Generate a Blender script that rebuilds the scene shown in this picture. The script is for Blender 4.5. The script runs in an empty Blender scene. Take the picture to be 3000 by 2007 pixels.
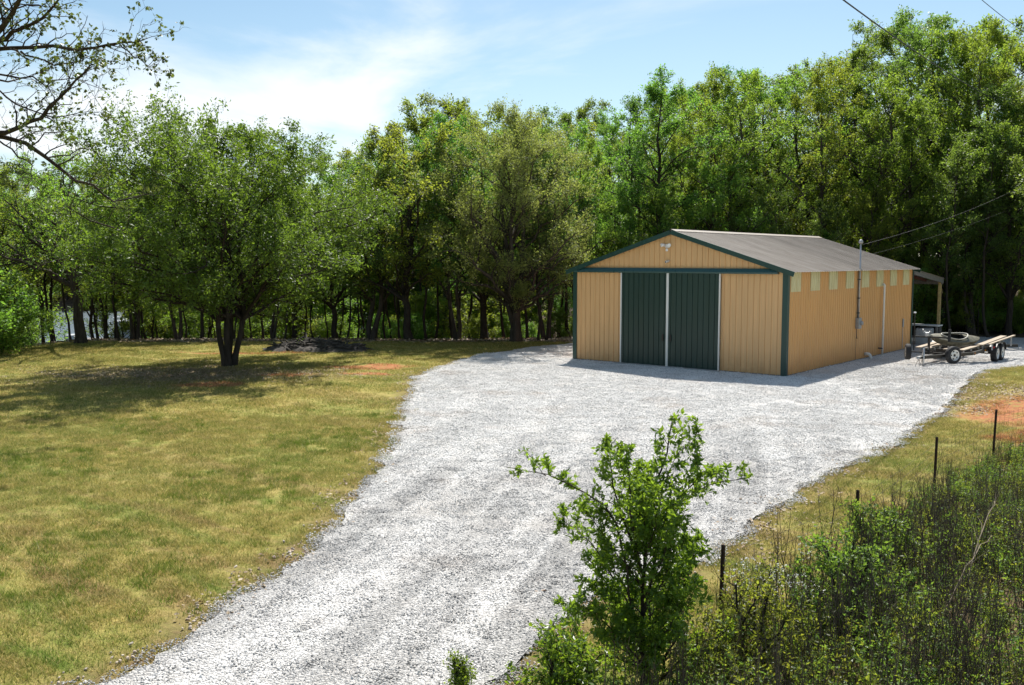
import bpy, bmesh, math, random
import numpy as np
from mathutils import Vector, Matrix
from mathutils.geometry import delaunay_2d_cdt

# ------------------------------------------------------------------ camera, sky, sun, exposure
S = bpy.context.scene
COL = S.collection
CLOUD_OFF = (6.3, 3.1, 0.0)
F_PX, PITCH, CAM_H = 2742.5, 0.08796, 4.101          # focal length in photo pixels (3000 wide), pitch, height
cam_d = bpy.data.cameras.new('camera')
cam_d.sensor_width = 36.0
cam_d.lens = 36.0 * F_PX / 3000.0
cam_d.clip_start, cam_d.clip_end = 0.1, 3000.0
cam = bpy.data.objects.new('camera', cam_d)
cam.location = (0, 0, CAM_H)
cam.rotation_euler = (math.pi / 2 - PITCH, 0, 0)
COL.objects.link(cam)
S.camera = cam

SUN_V = Vector((-0.50, -2.50, -3.60)).normalized()   # direction the light travels
SUN_EL = math.asin(-SUN_V.z)
SUN_AZ = math.atan2(-SUN_V.x, -SUN_V.y)              # clockwise from +Y

world = bpy.data.worlds.new('World')
S.world = world
world.use_nodes = True
wn, wl = world.node_tree.nodes, world.node_tree.links
wn.clear()
def WN(t, **kw):
    n = wn.new(t)
    for k, v in kw.items(): setattr(n, k, v)
    return n
wout = WN('ShaderNodeOutputWorld'); wbg = WN('ShaderNodeBackground')
sky = WN('ShaderNodeTexSky', sky_type='NISHITA', sun_disc=False, sun_elevation=SUN_EL, sun_rotation=SUN_AZ,
         altitude=200.0, air_density=1.0, dust_density=0.9, ozone_density=1.6)
wtc = WN('ShaderNodeTexCoord')
sep = WN('ShaderNodeSeparateXYZ'); wl.new(wtc.outputs['Generated'], sep.inputs[0])
zmax = WN('ShaderNodeMath', operation='MAXIMUM'); wl.new(sep.outputs[2], zmax.inputs[0]); zmax.inputs[1].default_value = 0.0
zadd = WN('ShaderNodeMath', operation='ADD'); wl.new(zmax.outputs[0], zadd.inputs[0]); zadd.inputs[1].default_value = 0.09
dx = WN('ShaderNodeMath', operation='DIVIDE'); wl.new(sep.outputs[0], dx.inputs[0]); wl.new(zadd.outputs[0], dx.inputs[1])
dy = WN('ShaderNodeMath', operation='DIVIDE'); wl.new(sep.outputs[1], dy.inputs[0]); wl.new(zadd.outputs[0], dy.inputs[1])
cmb = WN('ShaderNodeCombineXYZ'); wl.new(dx.outputs[0], cmb.inputs[0]); wl.new(dy.outputs[0], cmb.inputs[1])
cmap = WN('ShaderNodeMapping'); wl.new(cmb.outputs[0], cmap.inputs[0])
cmap.inputs['Location'].default_value = CLOUD_OFF; cmap.inputs['Scale'].default_value = (0.62, 0.48, 1.0)
cmap.inputs['Rotation'].default_value = (0, 0, -0.25)
n1 = WN('ShaderNodeTexNoise'); wl.new(cmap.outputs[0], n1.inputs['Vector'])
n1.inputs['Scale'].default_value = 1.5; n1.inputs['Detail'].default_value = 10; n1.inputs['Roughness'].default_value = 0.55; n1.inputs['Distortion'].default_value = 0.5
# broad bank of thin cloud where the photograph has it, wisps elsewhere
bank = WN('ShaderNodeVectorMath', operation='DISTANCE'); wl.new(cmb.outputs[0], bank.inputs[0]); bank.inputs[1].default_value = (-1.75, 4.15, 0)
bkr = WN('ShaderNodeMapRange', interpolation_type='SMOOTHSTEP'); wl.new(bank.outputs['Value'], bkr.inputs[0])
for i_, v_ in zip((1, 2, 3, 4), (0.3, 2.4, 0.17, 0.0)): bkr.inputs[i_].default_value = v_
nadd = WN('ShaderNodeMath', operation='ADD'); wl.new(n1.outputs['Fac'], nadd.inputs[0]); wl.new(bkr.outputs[0], nadd.inputs[1])
r1 = WN('ShaderNodeMapRange', interpolation_type='SMOOTHSTEP'); wl.new(nadd.outputs[0], r1.inputs[0])
for i_, v_ in zip((1, 2, 3, 4), (0.46, 0.84, 0.0, 0.95)): r1.inputs[i_].default_value = v_
hz_ = WN('ShaderNodeMapRange'); wl.new(sep.outputs[2], hz_.inputs[0])
for i_, v_ in zip((1, 2, 3, 4), (0.0, 0.25, 0.22, 0.0)): hz_.inputs[i_].default_value = v_
cm = WN('ShaderNodeMath', operation='MAXIMUM'); wl.new(r1.outputs[0], cm.inputs[0]); wl.new(hz_.outputs[0], cm.inputs[1])
tint = WN('ShaderNodeMix', data_type='RGBA', blend_type='MULTIPLY'); tint.inputs[0].default_value = 1.0; wl.new(sky.outputs[0], tint.inputs[6]); tint.inputs[7].default_value = (0.90, 1.0, 0.95, 1)
mx = WN('ShaderNodeMix', data_type='RGBA'); wl.new(cm.outputs[0], mx.inputs[0]); wl.new(tint.outputs[2], mx.inputs[6])
mx.inputs[7].default_value = (8.3, 8.5, 8.7, 1)
wl.new(mx.outputs[2], wbg.inputs['Color']); wbg.inputs['Strength'].default_value = 0.067
wl.new(wbg.outputs[0], wout.inputs['Surface'])

sun_d = bpy.data.lights.new('sun', 'SUN')
sun_d.energy = 4.2; sun_d.angle = math.radians(0.53); sun_d.color = (1.0, 0.955, 0.88)
sun = bpy.data.objects.new('sun', sun_d)
sun.rotation_euler = SUN_V.to_track_quat('-Z', 'Y').to_euler()
COL.objects.link(sun)

S.view_settings.view_transform = 'Standard'; S.view_settings.look = 'None'
S.view_settings.gamma = 1.0; S.view_settings.use_curve_mapping = False
S.view_settings.exposure = 1.02
S.cycles.max_bounces = 6; S.cycles.diffuse_bounces = 3; S.cycles.glossy_bounces = 2
S.cycles.transmission_bounces = 4; S.cycles.transparent_max_bounces = 4
S.cycles.caustics_reflective = False; S.cycles.caustics_refractive = False
S.cycles.use_denoising = True

# ------------------------------------------------------------------ helpers
def up(px, py, z=0.0, Y=None):
    """photo pixel -> point on the level z, or at the distance Y"""
    u = (px - 1500) / F_PX; v = (1003.5 - py) / F_PX
    d = np.array([u, math.cos(PITCH) + v * math.sin(PITCH), v * math.cos(PITCH) - math.sin(PITCH)])
    t = (z - CAM_H) / d[2] if Y is None else Y / d[1]
    return np.array([0, 0, CAM_H]) + t * d

def smooth(a, b, x):
    t = np.clip((np.asarray(x, float) - a) / (b - a), 0, 1)
    return t * t * (3 - 2 * t)

def H(x, y):
    """terrain height"""
    x = np.asarray(x, float); y = np.asarray(y, float)
    left = smooth(16, -4, x)
    h = -8.6 * smooth(46.0, 92, y) * left * (1 - smooth(185, 235, y))
    h = h - 2.6 * smooth(-21.5, -36, x) * smooth(20, 36, y) * (1 - smooth(46, 80, y))
    h = h + 9.0 * smooth(190, 330, y) * left
    h = h + 4.0 * smooth(52, 110, y) * (1 - left)
    h = h + 0.55 * smooth(10.5, 16, x) * (1 - smooth(29, 37, y)) * smooth(12, 20, y)
    h = h + 0.035 * np.sin(x * 0.9 + 1.3 * np.sin(y * 0.31)) * np.sin(y * 0.7 + .8) * smooth(-2, -6, x)
    return h

def P3(x, y, dz=0.0):
    return (float(x), float(y), float(H(x, y)) + dz)

class NT:
    def __init__(s, name):
        s.m = bpy.data.materials.new(name); s.m.use_nodes = True
        s.n, s.l = s.m.node_tree.nodes, s.m.node_tree.links
        s.n.clear(); s.out = s.n.new('ShaderNodeOutputMaterial')
    def new(s, t, ins=None, **kw):
        nd = s.n.new(t)
        for k, v in kw.items(): setattr(nd, k, v)
        for k, v in (ins or {}).items(): s.set(nd.inputs[k], v)
        return nd
    def set(s, sock, v):
        if isinstance(v, bpy.types.NodeSocket): s.l.new(v, sock)
        else:
            if isinstance(v, (tuple, list)) and len(v) == 3 and sock.type == 'RGBA': v = (*v, 1)
            sock.default_value = v
    def pos(s): return s.new('ShaderNodeNewGeometry').outputs['Position']
    def obj(s): return s.new('ShaderNodeTexCoord').outputs['Object']
    def noise(s, vec, scale, detail=4, rough=0.55, dist=0.0):
        return s.new('ShaderNodeTexNoise', {'Vector': vec, 'Scale': scale, 'Detail': detail, 'Roughness': rough, 'Distortion': dist}).outputs['Fac']
    def rng(s, v, a, b, c=0.0, d=1.0):
        return s.new('ShaderNodeMapRange', {0: v, 1: a, 2: b, 3: c, 4: d}, clamp=True).outputs[0]
    def mix(s, f, a, b, blend='MIX'):
        return s.new('ShaderNodeMix', {0: f, 6: a, 7: b}, data_type='RGBA', blend_type=blend).outputs[2]
    def math(s, op, a, b=0.0):
        return s.new('ShaderNodeMath', {0: a, 1: b}, operation=op).outputs[0]
    def scale(s, vec, sc, rot=(0, 0, 0)):
        return s.new('ShaderNodeMapping', {0: vec, 2: rot, 3: sc}).outputs[0]
    def attr(s, name, out='Fac'):
        return s.new('ShaderNodeAttribute', attribute_name=name).outputs[out]
    def bump(s, h, strength=0.5, dist=0.02):
        return s.new('ShaderNodeBump', {'Strength': strength, 'Distance': dist, 'Height': h}).outputs[0]
    def bsdf(s, **ins):
        b = s.new('ShaderNodeBsdfPrincipled')
        for k, v in ins.items():
            s.set(b.inputs[{'color': 'Base Color', 'rough': 'Roughness', 'metal': 'Metallic', 'normal': 'Normal', 'spec': 'Specular IOR Level', 'trans': 'Transmission Weight', 'ior': 'IOR', 'coat': 'Coat Weight'}[k]], v)
        return b.outputs[0]
    def done(s, sh):
        s.l.new(sh, s.out.inputs['Surface']); return s.m

M = {}
def simple(name, c, rough=0.6, metal=0.0, var=0.25, scale=6.0, spec=0.5, bump=0.0, dirt=None):
    t = NT(name); p = t.obj()
    n = t.noise(p, scale, 5)
    col = t.mix(t.rng(n, 0.3, 0.7), tuple(v * (1 - var) for v in c), tuple(min(1, v * (1 + var)) for v in c))
    if dirt:
        col = t.mix(t.rng(t.noise(p, scale * .35, 6, .65), .52, .75, 0, .7), col, dirt)
    kw = dict(color=col, rough=rough, metal=metal, spec=spec)
    if bump: kw['normal'] = t.bump(t.noise(p, scale * 6, 4), bump, 0.01)
    M[name] = t.done(t.bsdf(**kw)); return M[name]

# painted steel siding: broad fading, fine dust, rain streaks
def paint(name, c, streak=0.12, dust=(0.30, 0.24, 0.17), dustf=0.12, rough=0.42):
    t = NT(name); p = t.obj()
    a = t.noise(t.scale(p, (7, 7, .35)), 2.0, 4)
    b = t.noise(p, .5, 3)
    col = t.mix(t.rng(a, .3, .7), tuple(v * (1 - streak) for v in c), tuple(v * (1 + streak) for v in c))
    col = t.mix(t.rng(b, .35, .7, 0, .5), col, tuple(v * .88 for v in c))
    rnd = t.new('ShaderNodeObjectInfo').outputs['Random']
    col = t.mix(t.rng(rnd, 0, 1, 0, .10), col, tuple(v * .5 for v in c))
    z = t.new('ShaderNodeSeparateXYZ', {0: p}).outputs[2]
    low = t.math('MULTIPLY', t.rng(z, 0.0, .9, 1, 0), t.rng(t.noise(p, 3, 6, .7), .3, .75))
    col = t.mix(t.math('MULTIPLY', low, dustf * 4), col, dust)
    M[name] = t.done(t.bsdf(color=col, rough=t.rng(a, .2, .8, rough - .08, rough + .12), normal=t.bump(t.noise(p, 1.6, 2), .25, .02)))
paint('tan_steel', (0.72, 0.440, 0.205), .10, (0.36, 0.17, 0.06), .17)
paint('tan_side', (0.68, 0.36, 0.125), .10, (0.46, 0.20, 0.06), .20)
paint('green_steel', (0.010, 0.040, 0.034), .10, (0.10, 0.09, 0.07), .03, .36)
paint('green_trim', (0.012, 0.052, 0.044), .08, (0.10, 0.09, 0.07), .02, .38)
paint('track_sky_green', (0.024, 0.078, 0.076), .08, (0.10, 0.09, 0.07), .02, .30)  # lighter and bluer than the trim: sky reflection put into the colour
paint('white_trim', (0.78, 0.78, 0.75), .04, (0.35, 0.28, 0.2), .10)
def roof_mat():
    t = NT('roof_steel'); p = t.obj()
    a = t.noise(t.scale(p, (.5, 6, 2)), 1.4, 5)
    col = t.mix(t.rng(a, .3, .7), (0.29, 0.25, 0.215), (0.40, 0.355, 0.31))
    col = t.mix(t.rng(t.noise(p, 1.1, 6, .7), .5, .8, 0, .6), col, (0.20, 0.165, 0.13))
    rnd = t.new('ShaderNodeObjectInfo').outputs['Random']
    col = t.mix(t.rng(rnd, 0, 1, 0, .42), col, (0.15, 0.13, 0.115))
    M['roof_steel'] = t.done(t.bsdf(color=col, rough=.62, metal=.0, spec=.25))
roof_mat()
def skylight_mat():
    t = NT('fibreglass'); p = t.obj()
    col = t.mix(t.rng(t.noise(t.scale(p, (6, 6, 1)), 2.2, 4), .3, .7), (0.62, 0.53, 0.27), (0.78, 0.72, 0.44))
    d = t.new('ShaderNodeBsdfTranslucent', {'Color': (0.6, 0.6, 0.35, 1)}).outputs[0]
    M['fibreglass'] = t.done(t.new('ShaderNodeMixShader', {0: .12, 1: t.bsdf(color=col, rough=.45), 2: d}).outputs[0])
skylight_mat()
simple('white_pvc', (0.80, 0.79, 0.75), .4, var=.04, dirt=(.5, .42, .32))
simple('grey_metal', (0.36, 0.37, 0.38), .45, .4, .12)
simple('galvanised', (0.45, 0.46, 0.47), .42, .7, .15)
simple('dark_conduit', (0.05, 0.05, 0.05), .5, .2, .2)
simple('black_steel', (0.022, 0.021, 0.020), .45, .3, .3, dirt=(.09, .055, .035))
simple('rubber', (0.022, 0.022, 0.023), .85, 0, .25, 14, bump=.3)
simple('wheel_rim', (0.62, 0.62, 0.60), .38, .35, .1, dirt=(.3, .24, .18))
simple('carpet_board', (0.36, 0.29, 0.215), .8, 0, .2, 7, bump=.3, dirt=(.2, .15, .1))
simple('kayak_plastic', (0.115, 0.105, 0.07), .5, 0, .55, 7, dirt=(.05, .05, .03))
simple('kayak_rim', (0.40, 0.38, 0.32), .45, 0, .15)
simple('dark_inside', (0.012, 0.012, 0.012), .8)
simple('new_lumber', (0.42, 0.31, 0.13), .7, 0, .2, 9, bump=.2)
simple('old_lumber', (0.16, 0.15, 0.14), .85, 0, .3, 9, bump=.3)
simple('red_brown_wood', (0.13, 0.045, 0.03), .8, 0, .3)
simple('concrete', (0.42, 0.40, 0.37), .85, 0, .15, 8, bump=.2)
simple('red_lens', (0.45, 0.02, 0.02), .25)
simple('amber_lens', (0.6, 0.22, 0.02), .25)
simple('plastic_white', (0.78, 0.78, 0.76), .35, var=.03)
simple('black_glass', (0.01, 0.01, 0.012), .15)
simple('rust_post', (0.055, 0.032, 0.024), .8, .3, .4, 22, dirt=(.12, .05, .03))
simple('fence_wire', (0.10, 0.08, 0.07), .6, .5, .3)
simple('cable', (0.03, 0.03, 0.032), .6)
simple('dock_wall', (0.36, 0.37, 0.37), .6, 0, .12)
simple('dock_roof', (0.30, 0.31, 0.32), .5, .3, .12)
simple('burnt_wood', (0.045, 0.038, 0.033), .95, 0, .6, 9, bump=.5, dirt=(.14, .12, .1))
def bark(name, c, c2, sc=9):
    t = NT(name); p = t.obj()
    a = t.noise(t.scale(p, (1, 1, .22)), sc, 6, .65)
    col = t.mix(t.rng(a, .3, .7), c, c2)
    M[name] = t.done(t.bsdf(color=col, rough=.92, spec=.2, normal=t.bump(a, .9, .03)))
bark('bark_dark', (0.020, 0.016, 0.013), (0.062, 0.050, 0.040))
bark('bark_grey', (0.085, 0.075, 0.064), (0.20, 0.18, 0.155))
bark('bark_mid', (0.030, 0.024, 0.019), (0.095, 0.077, 0.062))

def leafmat(name, dark, light, trans, tw=0.45, gloss=0.42, spec=0.5, hue=0.10):
    """leaf colour varies leaf by leaf (attribute lc) and a little from plant to plant"""
    t = NT(name)
    f = t.attr('lc')
    col = t.mix(f, dark, light)
    rnd = t.new('ShaderNodeObjectInfo').outputs['Random']
    hs = t.new('ShaderNodeHueSaturation', {'Hue': t.rng(rnd, 0, 1, .5 - hue * .14, .5 + hue * .10), 'Saturation': t.rng(rnd, 0, 1, 1.04, .90), 'Value': t.rng(rnd, 0, 1, 1 - hue * 1.6, 1 + hue * 1.8), 'Fac': 1.0, 'Color': col}).outputs[0]
    ht = t.new('ShaderNodeHueSaturation', {'Hue': t.rng(rnd, 0, 1, .5 - hue * .14, .5 + hue * .10), 'Saturation': 1.0, 'Value': t.rng(f, 0, 1, .75, 1.2), 'Fac': 1.0, 'Color': (*trans, 1)}).outputs[0]
    a = t.bsdf(color=hs, rough=gloss, spec=spec)
    b = t.new('ShaderNodeBsdfTranslucent', {'Color': ht}).outputs[0]
    M[name] = t.done(t.new('ShaderNodeMixShader', {0: tw, 1: a, 2: b}).outputs[0])
leafmat('leaf_lawn', (0.036, 0.08, 0.012), (0.1, 0.165, 0.023), (0.22, 0.33, 0.028), .46, .46, .4)
leafmat('leaf_mid', (0.048, 0.098, 0.018), (0.11, 0.185, 0.034), (0.32, 0.50, 0.05), .50, .5, .35, hue=.3)
leafmat('leaf_yellow', (0.06, 0.11, 0.016), (0.128, 0.195, 0.028), (0.33, 0.49, 0.045), .50, .5, .35, hue=.22)
leafmat('leaf_olive', (0.092, 0.122, 0.03), (0.2, 0.23, 0.075), (0.4, 0.48, 0.09), .46, .5, .35, hue=.10)
leafmat('leaf_deep', (0.032, 0.075, 0.02), (0.08, 0.145, 0.034), (0.24, 0.41, 0.05), .46, .45, .4, hue=.3)
leafmat('leaf_sapling', (0.034, 0.082, 0.010), (0.10, 0.18, 0.020), (0.31, 0.45, 0.03), .49, .38, .45)
leafmat('leaf_weed', (0.055, 0.1, 0.018), (0.135, 0.2, 0.034), (0.32, 0.45, 0.045), .46, .45, .35, hue=.3)
leafmat('leaf_litter', (0.17, 0.115, 0.07), (0.46, 0.36, 0.25), (0.3, 0.2, 0.1), .15, .6, .3, hue=.1)
leafmat('leaf_overhang', (0.03, 0.055, 0.014), (0.085, 0.12, 0.03), (0.16, 0.21, 0.03), .35, .4)
leafmat('petal', (0.7, 0.7, 0.66), (0.85, 0.85, 0.82), (0.8, 0.8, 0.75), .3, .6, .2, hue=0)
simple('stalk', (0.085, 0.062, 0.045), .9, 0, .45, 5)
simple('stalk_pale', (0.24, 0.19, 0.125), .85, 0, .3, 5)

def setprops(o, label=None, cat=None, group=None, kind=None):
    if label: o['label'] = label
    if cat: o['category'] = cat
    if group: o['group'] = group
    if kind: o['kind'] = kind
    return o
def link(o, parent=None):
    COL.objects.link(o)
    if parent is not None: o.parent = parent
    return o
def empty(name, loc=(0, 0, 0), rz=0.0):
    o = bpy.data.objects.new(name, None); o.location = loc; o.rotation_euler = (0, 0, rz); o.empty_display_size = .2
    return link(o)
def mesh_np(name, V, Fq, mat, attrs=None, smooth_=False):
    """V (n,3), Fq (m,k) -> mesh"""
    me = bpy.data.meshes.new(name)
    V = np.asarray(V, np.float32); Fq = np.asarray(Fq, np.int32); m, k = Fq.shape
    me.vertices.add(len(V)); me.vertices.foreach_set('co', V.ravel())
    me.loops.add(m * k); me.loops.foreach_set('vertex_index', Fq.ravel())
    me.polygons.add(m); me.polygons.foreach_set('loop_start', np.arange(0, m * k, k, dtype=np.int32))
    me.polygons.foreach_set('loop_total', np.full(m, k, np.int32))
    me.polygons.foreach_set('use_smooth', np.full(m, bool(smooth_)))
    for a, arr in (attrs or {}).items():
        at = me.attributes.new(a, 'FLOAT', 'POINT'); at.data.foreach_set('value', np.asarray(arr, np.float32))
    me.update(calc_edges=True)
    if mat: me.materials.append(mat)
    return me
def ob(name, me, parent=None):
    return link(bpy.data.objects.new(name, me), parent)

class MB:
    """collects boxes, bars, tubes, lathes into one mesh"""
    def __init__(s): s.bm = bmesh.new()
    def box(s, x0, x1, y0, y1, z0, z1, bev=0.0):
        r = bmesh.ops.create_cube(s.bm, size=1.0)
        for v in r['verts']:
            v.co = ((x0 + x1) / 2 + v.co.x * (x1 - x0), (y0 + y1) / 2 + v.co.y * (y1 - y0), (z0 + z1) / 2 + v.co.z * (z1 - z0))
        if bev:
            es = {e for v in r['verts'] for e in v.link_edges}
            bmesh.ops.bevel(s.bm, geom=list(es), offset=bev, segments=1, affect='EDGES')
        return s
    def bar(s, a, b, w, h, upv=(0, 0, 1)):
        a, b = Vector(a), Vector(b); d = (b - a); L = d.length; d.normalize()
        sx = d.cross(Vector(upv)); sx = sx.normalized() if sx.length > 1e-5 else Vector((1, 0, 0)); sz = sx.cross(d)
        vs = [s.bm.verts.new(p + sx * (i * w / 2) + sz * (j * h / 2)) for p in (a, b) for i, j in ((-1, -1), (1, -1), (1, 1), (-1, 1))]
        for f in ((3, 2, 1, 0), (4, 5, 6, 7), (0, 1, 5, 4), (1, 2, 6, 5), (2, 3, 7, 6), (3, 0, 4, 7)): s.bm.faces.new([vs[i] for i in f])
        return s
    def tube(s, pts, r, n=8, cap=True):
        pts = [Vector(p) for p in pts]; rr = r if isinstance(r, (list, tuple)) else [r] * len(pts); rings = []
        prev = None
        for i, p in enumerate(pts):
            d = (pts[min(i + 1, len(pts) - 1)] - pts[max(i - 1, 0)]).normalized()
            ref = prev if prev is not None else (Vector((0, 0, 1)) if abs(d.z) < .9 else Vector((1, 0, 0)))
            sx = (ref - d * ref.dot(d)).normalized(); prev = sx; sy = d.cross(sx)
            rings.append([s.bm.verts.new(p + (sx * math.cos(2 * math.pi * k / n) + sy * math.sin(2 * math.pi * k / n)) * rr[i]) for k in range(n)])
        for a, b in zip(rings, rings[1:]):
            for k in range(n): s.bm.faces.new((a[k], a[(k + 1) % n], b[(k + 1) % n], b[k]))
        if cap: s.bm.faces.new(list(reversed(rings[0]))); s.bm.faces.new(rings[-1])
        return s
    def lathe(s, prof, c, axis=(0, 0, 1), n=24, close=False):
        """prof: list of (radius, along)"""
        ax = Vector(axis).normalized(); ref = Vector((0, 0, 1)) if abs(ax.z) < .9 else Vector((1, 0, 0))
        sx = ax.cross(ref).normalized(); sy = ax.cross(sx); c = Vector(c); rings = []
        for r, h in prof:
            rings.append([s.bm.verts.new(c + ax * h + (sx * math.cos(2 * math.pi * k / n) + sy * math.sin(2 * math.pi * k / n)) * max(r, 1e-4)) for k in range(n)])
        pr = list(zip(rings, rings[1:]))
        if close: pr.append((rings[-1], rings[0]))
        for a, b in pr:
            for k in range(n): s.bm.faces.new((a[k], a[(k + 1) % n], b[(k + 1) % n], b[k]))
        return s
    def poly(s, pts, flip=False):
        vs = [s.bm.verts.new(p) for p in pts]
        s.bm.faces.new(vs[::-1] if flip else vs); return s
    def mesh(s, name, mat, smooth_=False):
        bmesh.ops.recalc_face_normals(s.bm, faces=s.bm.faces[:])
        me = bpy.data.meshes.new(name); s.bm.to_mesh(me); s.bm.free(); me.materials.append(M[mat])
        if smooth_:
            for p in me.polygons: p.use_smooth = True
        return me
    def build(s, name, mat, parent=None, smooth_=False):
        return ob(name, s.mesh(name, mat, smooth_), parent)

def copy_tree(o, parent=None):
    c = o.copy(); link(c, parent)
    for ch in o.children: copy_tree(ch, c)
    return c

# scatter small meshes over points: one object, geometry nodes (only for kind = stuff)
def scatter(name, pts, protos, label, cat, seed=0, smin=.8, smax=1.25, tilt=0.0, sfun=None):
    rg = np.random.default_rng(seed); n = len(pts)
    me = bpy.data.meshes.new(name); me.vertices.add(n); me.vertices.foreach_set('co', np.asarray(pts, np.float32).ravel())
    a = me.attributes.new('rot', 'FLOAT_VECTOR', 'POINT')
    rot = np.stack([rg.normal(0, tilt, n), rg.normal(0, tilt, n), rg.uniform(0, 6.283, n)], 1).astype(np.float32)
    a.data.foreach_set('vector', rot.ravel())
    a = me.attributes.new('scl', 'FLOAT', 'POINT'); a.data.foreach_set('value', (rg.uniform(smin, smax, n) * (1 if sfun is None else sfun(np.asarray(pts)))).astype(np.float32))
    a = me.attributes.new('pick', 'INT', 'POINT'); a.data.foreach_set('value', rg.integers(0, len(protos), n).astype(np.int32))
    o = ob(name, me)
    ng = bpy.data.node_groups.new(name, 'GeometryNodeTree')
    ng.interface.new_socket('Geometry', in_out='INPUT', socket_type='NodeSocketGeometry')
    ng.interface.new_socket('Geometry', in_out='OUTPUT', socket_type='NodeSocketGeometry')
    gi = ng.nodes.new('NodeGroupInput'); go = ng.nodes.new('NodeGroupOutput'); jn = ng.nodes.new('GeometryNodeJoinGeometry')
    def at(nm, dt):
        q = ng.nodes.new('GeometryNodeInputNamedAttribute'); q.data_type = dt; q.inputs['Name'].default_value = nm; return q.outputs[0]
    rt, sc, pk = at('rot', 'FLOAT_VECTOR'), at('scl', 'FLOAT'), at('pick', 'INT')
    for i, po in enumerate(protos):
        cmpn = ng.nodes.new('FunctionNodeCompare'); cmpn.data_type = 'INT'; cmpn.operation = 'EQUAL'
        ng.links.new(pk, cmpn.inputs[2]); cmpn.inputs[3].default_value = i
        oi = ng.nodes.new('GeometryNodeObjectInfo'); oi.inputs['Object'].default_value = po; oi.inputs['As Instance'].default_value = True
        ip = ng.nodes.new('GeometryNodeInstanceOnPoints')
        ng.links.new(gi.outputs[0], ip.inputs['Points']); ng.links.new(cmpn.outputs[0], ip.inputs['Selection'])
        ng.links.new(oi.outputs['Geometry'], ip.inputs['Instance']); ng.links.new(rt, ip.inputs['Rotation']); ng.links.new(sc, ip.inputs['Scale'])
        ng.links.new(ip.outputs[0], jn.inputs[0])
    ng.links.new(jn.outputs[0], go.inputs[0])
    md = o.modifiers.new('scatter', 'NODES'); md.node_group = ng
    return setprops(o, label, cat, kind='stuff')
def proto(name, me): return bpy.data.objects.new(name, me)     # source mesh for scatter, never linked

# ------------------------------------------------------------------ ground
GRAVEL = np.array([(-9.0, 3.0), (-5.2, 7.3), (-3.75, 9.02), (-3.35, 10.35), (-2.91, 11.98), (-2.71, 14.58), (-2.55, 17.0), (-2.49, 19.24), (-2.67, 23.33),
    (-3.07, 28.82), (-3.16, 33.14), (-2.63, 35.81), (-1.45, 39.64), (.64, 43.5), (3.2, 46.0), (7.0, 49.5), (11.5, 53.5), (18, 53.5), (23, 50.5), (27, 48.8), (36, 52), (46, 56),
    (46, 50), (30, 43.6), (19.71, 35.81), (14.8, 29.6), (11.48, 24.92), (9.0, 21.5), (7.0, 18.9), (4.24, 15.2), (2.58, 12.54), (1.50, 11.46), (.55, 10.49), (.27, 9.8), (-.12, 9.02), (-1.0, 6.5), (-2.5, 3.0)])
def densify(poly, step, amp, seed):
    rg = np.random.default_rng(seed); out = []
    for a, b in zip(poly, np.roll(poly, -1, 0)):
        n = max(1, int(np.linalg.norm(b - a) / step))
        for i in range(n): out.append(a + (b - a) * i / n)
    out = np.array(out)
    for k in range(2): out = (np.roll(out, 1, 0) + out * 2 + np.roll(out, -1, 0)) / 4
    ph = rg.uniform(0, 6, 6); s = np.arange(len(out)) * step
    nrm = np.roll(out, -1, 0) - np.roll(out, 1, 0); nrm = np.stack([-nrm[:, 1], nrm[:, 0]], 1); nrm /= np.linalg.norm(nrm, axis=1)[:, None] + 1e-9
    w = sum(np.sin(s * f + p) * a for f, p, a in zip((.9, 1.7, 2.9, 4.7, 7.5, 12.), ph, (.5, .45, .35, .3, .22, .15)))
    return out + nrm * (w * amp + rg.normal(0, amp * .35, len(out)))[:, None]
GOUT = densify(GRAVEL, .16, .10, 4)
def inside(poly, x, y):
    x = np.asarray(x); y = np.asarray(y); r = np.zeros(x.shape, bool)
    for (x0, y0), (x1, y1) in zip(poly, np.roll(poly, -1, 0)):
        c = ((y0 > y) != (y1 > y)); r ^= c & (x < (x1 - x0) * (y - y0) / (y1 - y0 + 1e-12) + x0)
    return r
def edge_dist(poly, x, y):
    x = np.asarray(x, float); y = np.asarray(y, float); d = np.full(x.shape, 1e9)
    for a, b in zip(poly, np.roll(poly, -1, 0)):
        ab = b - a; t = np.clip(((x - a[0]) * ab[0] + (y - a[1]) * ab[1]) / (ab @ ab + 1e-12), 0, 1)
        d = np.minimum(d, np.hypot(x - a[0] - t * ab[0], y - a[1] - t * ab[1]))
    return d
LAWN_TREE = (-10.97, 36.04)

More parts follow.
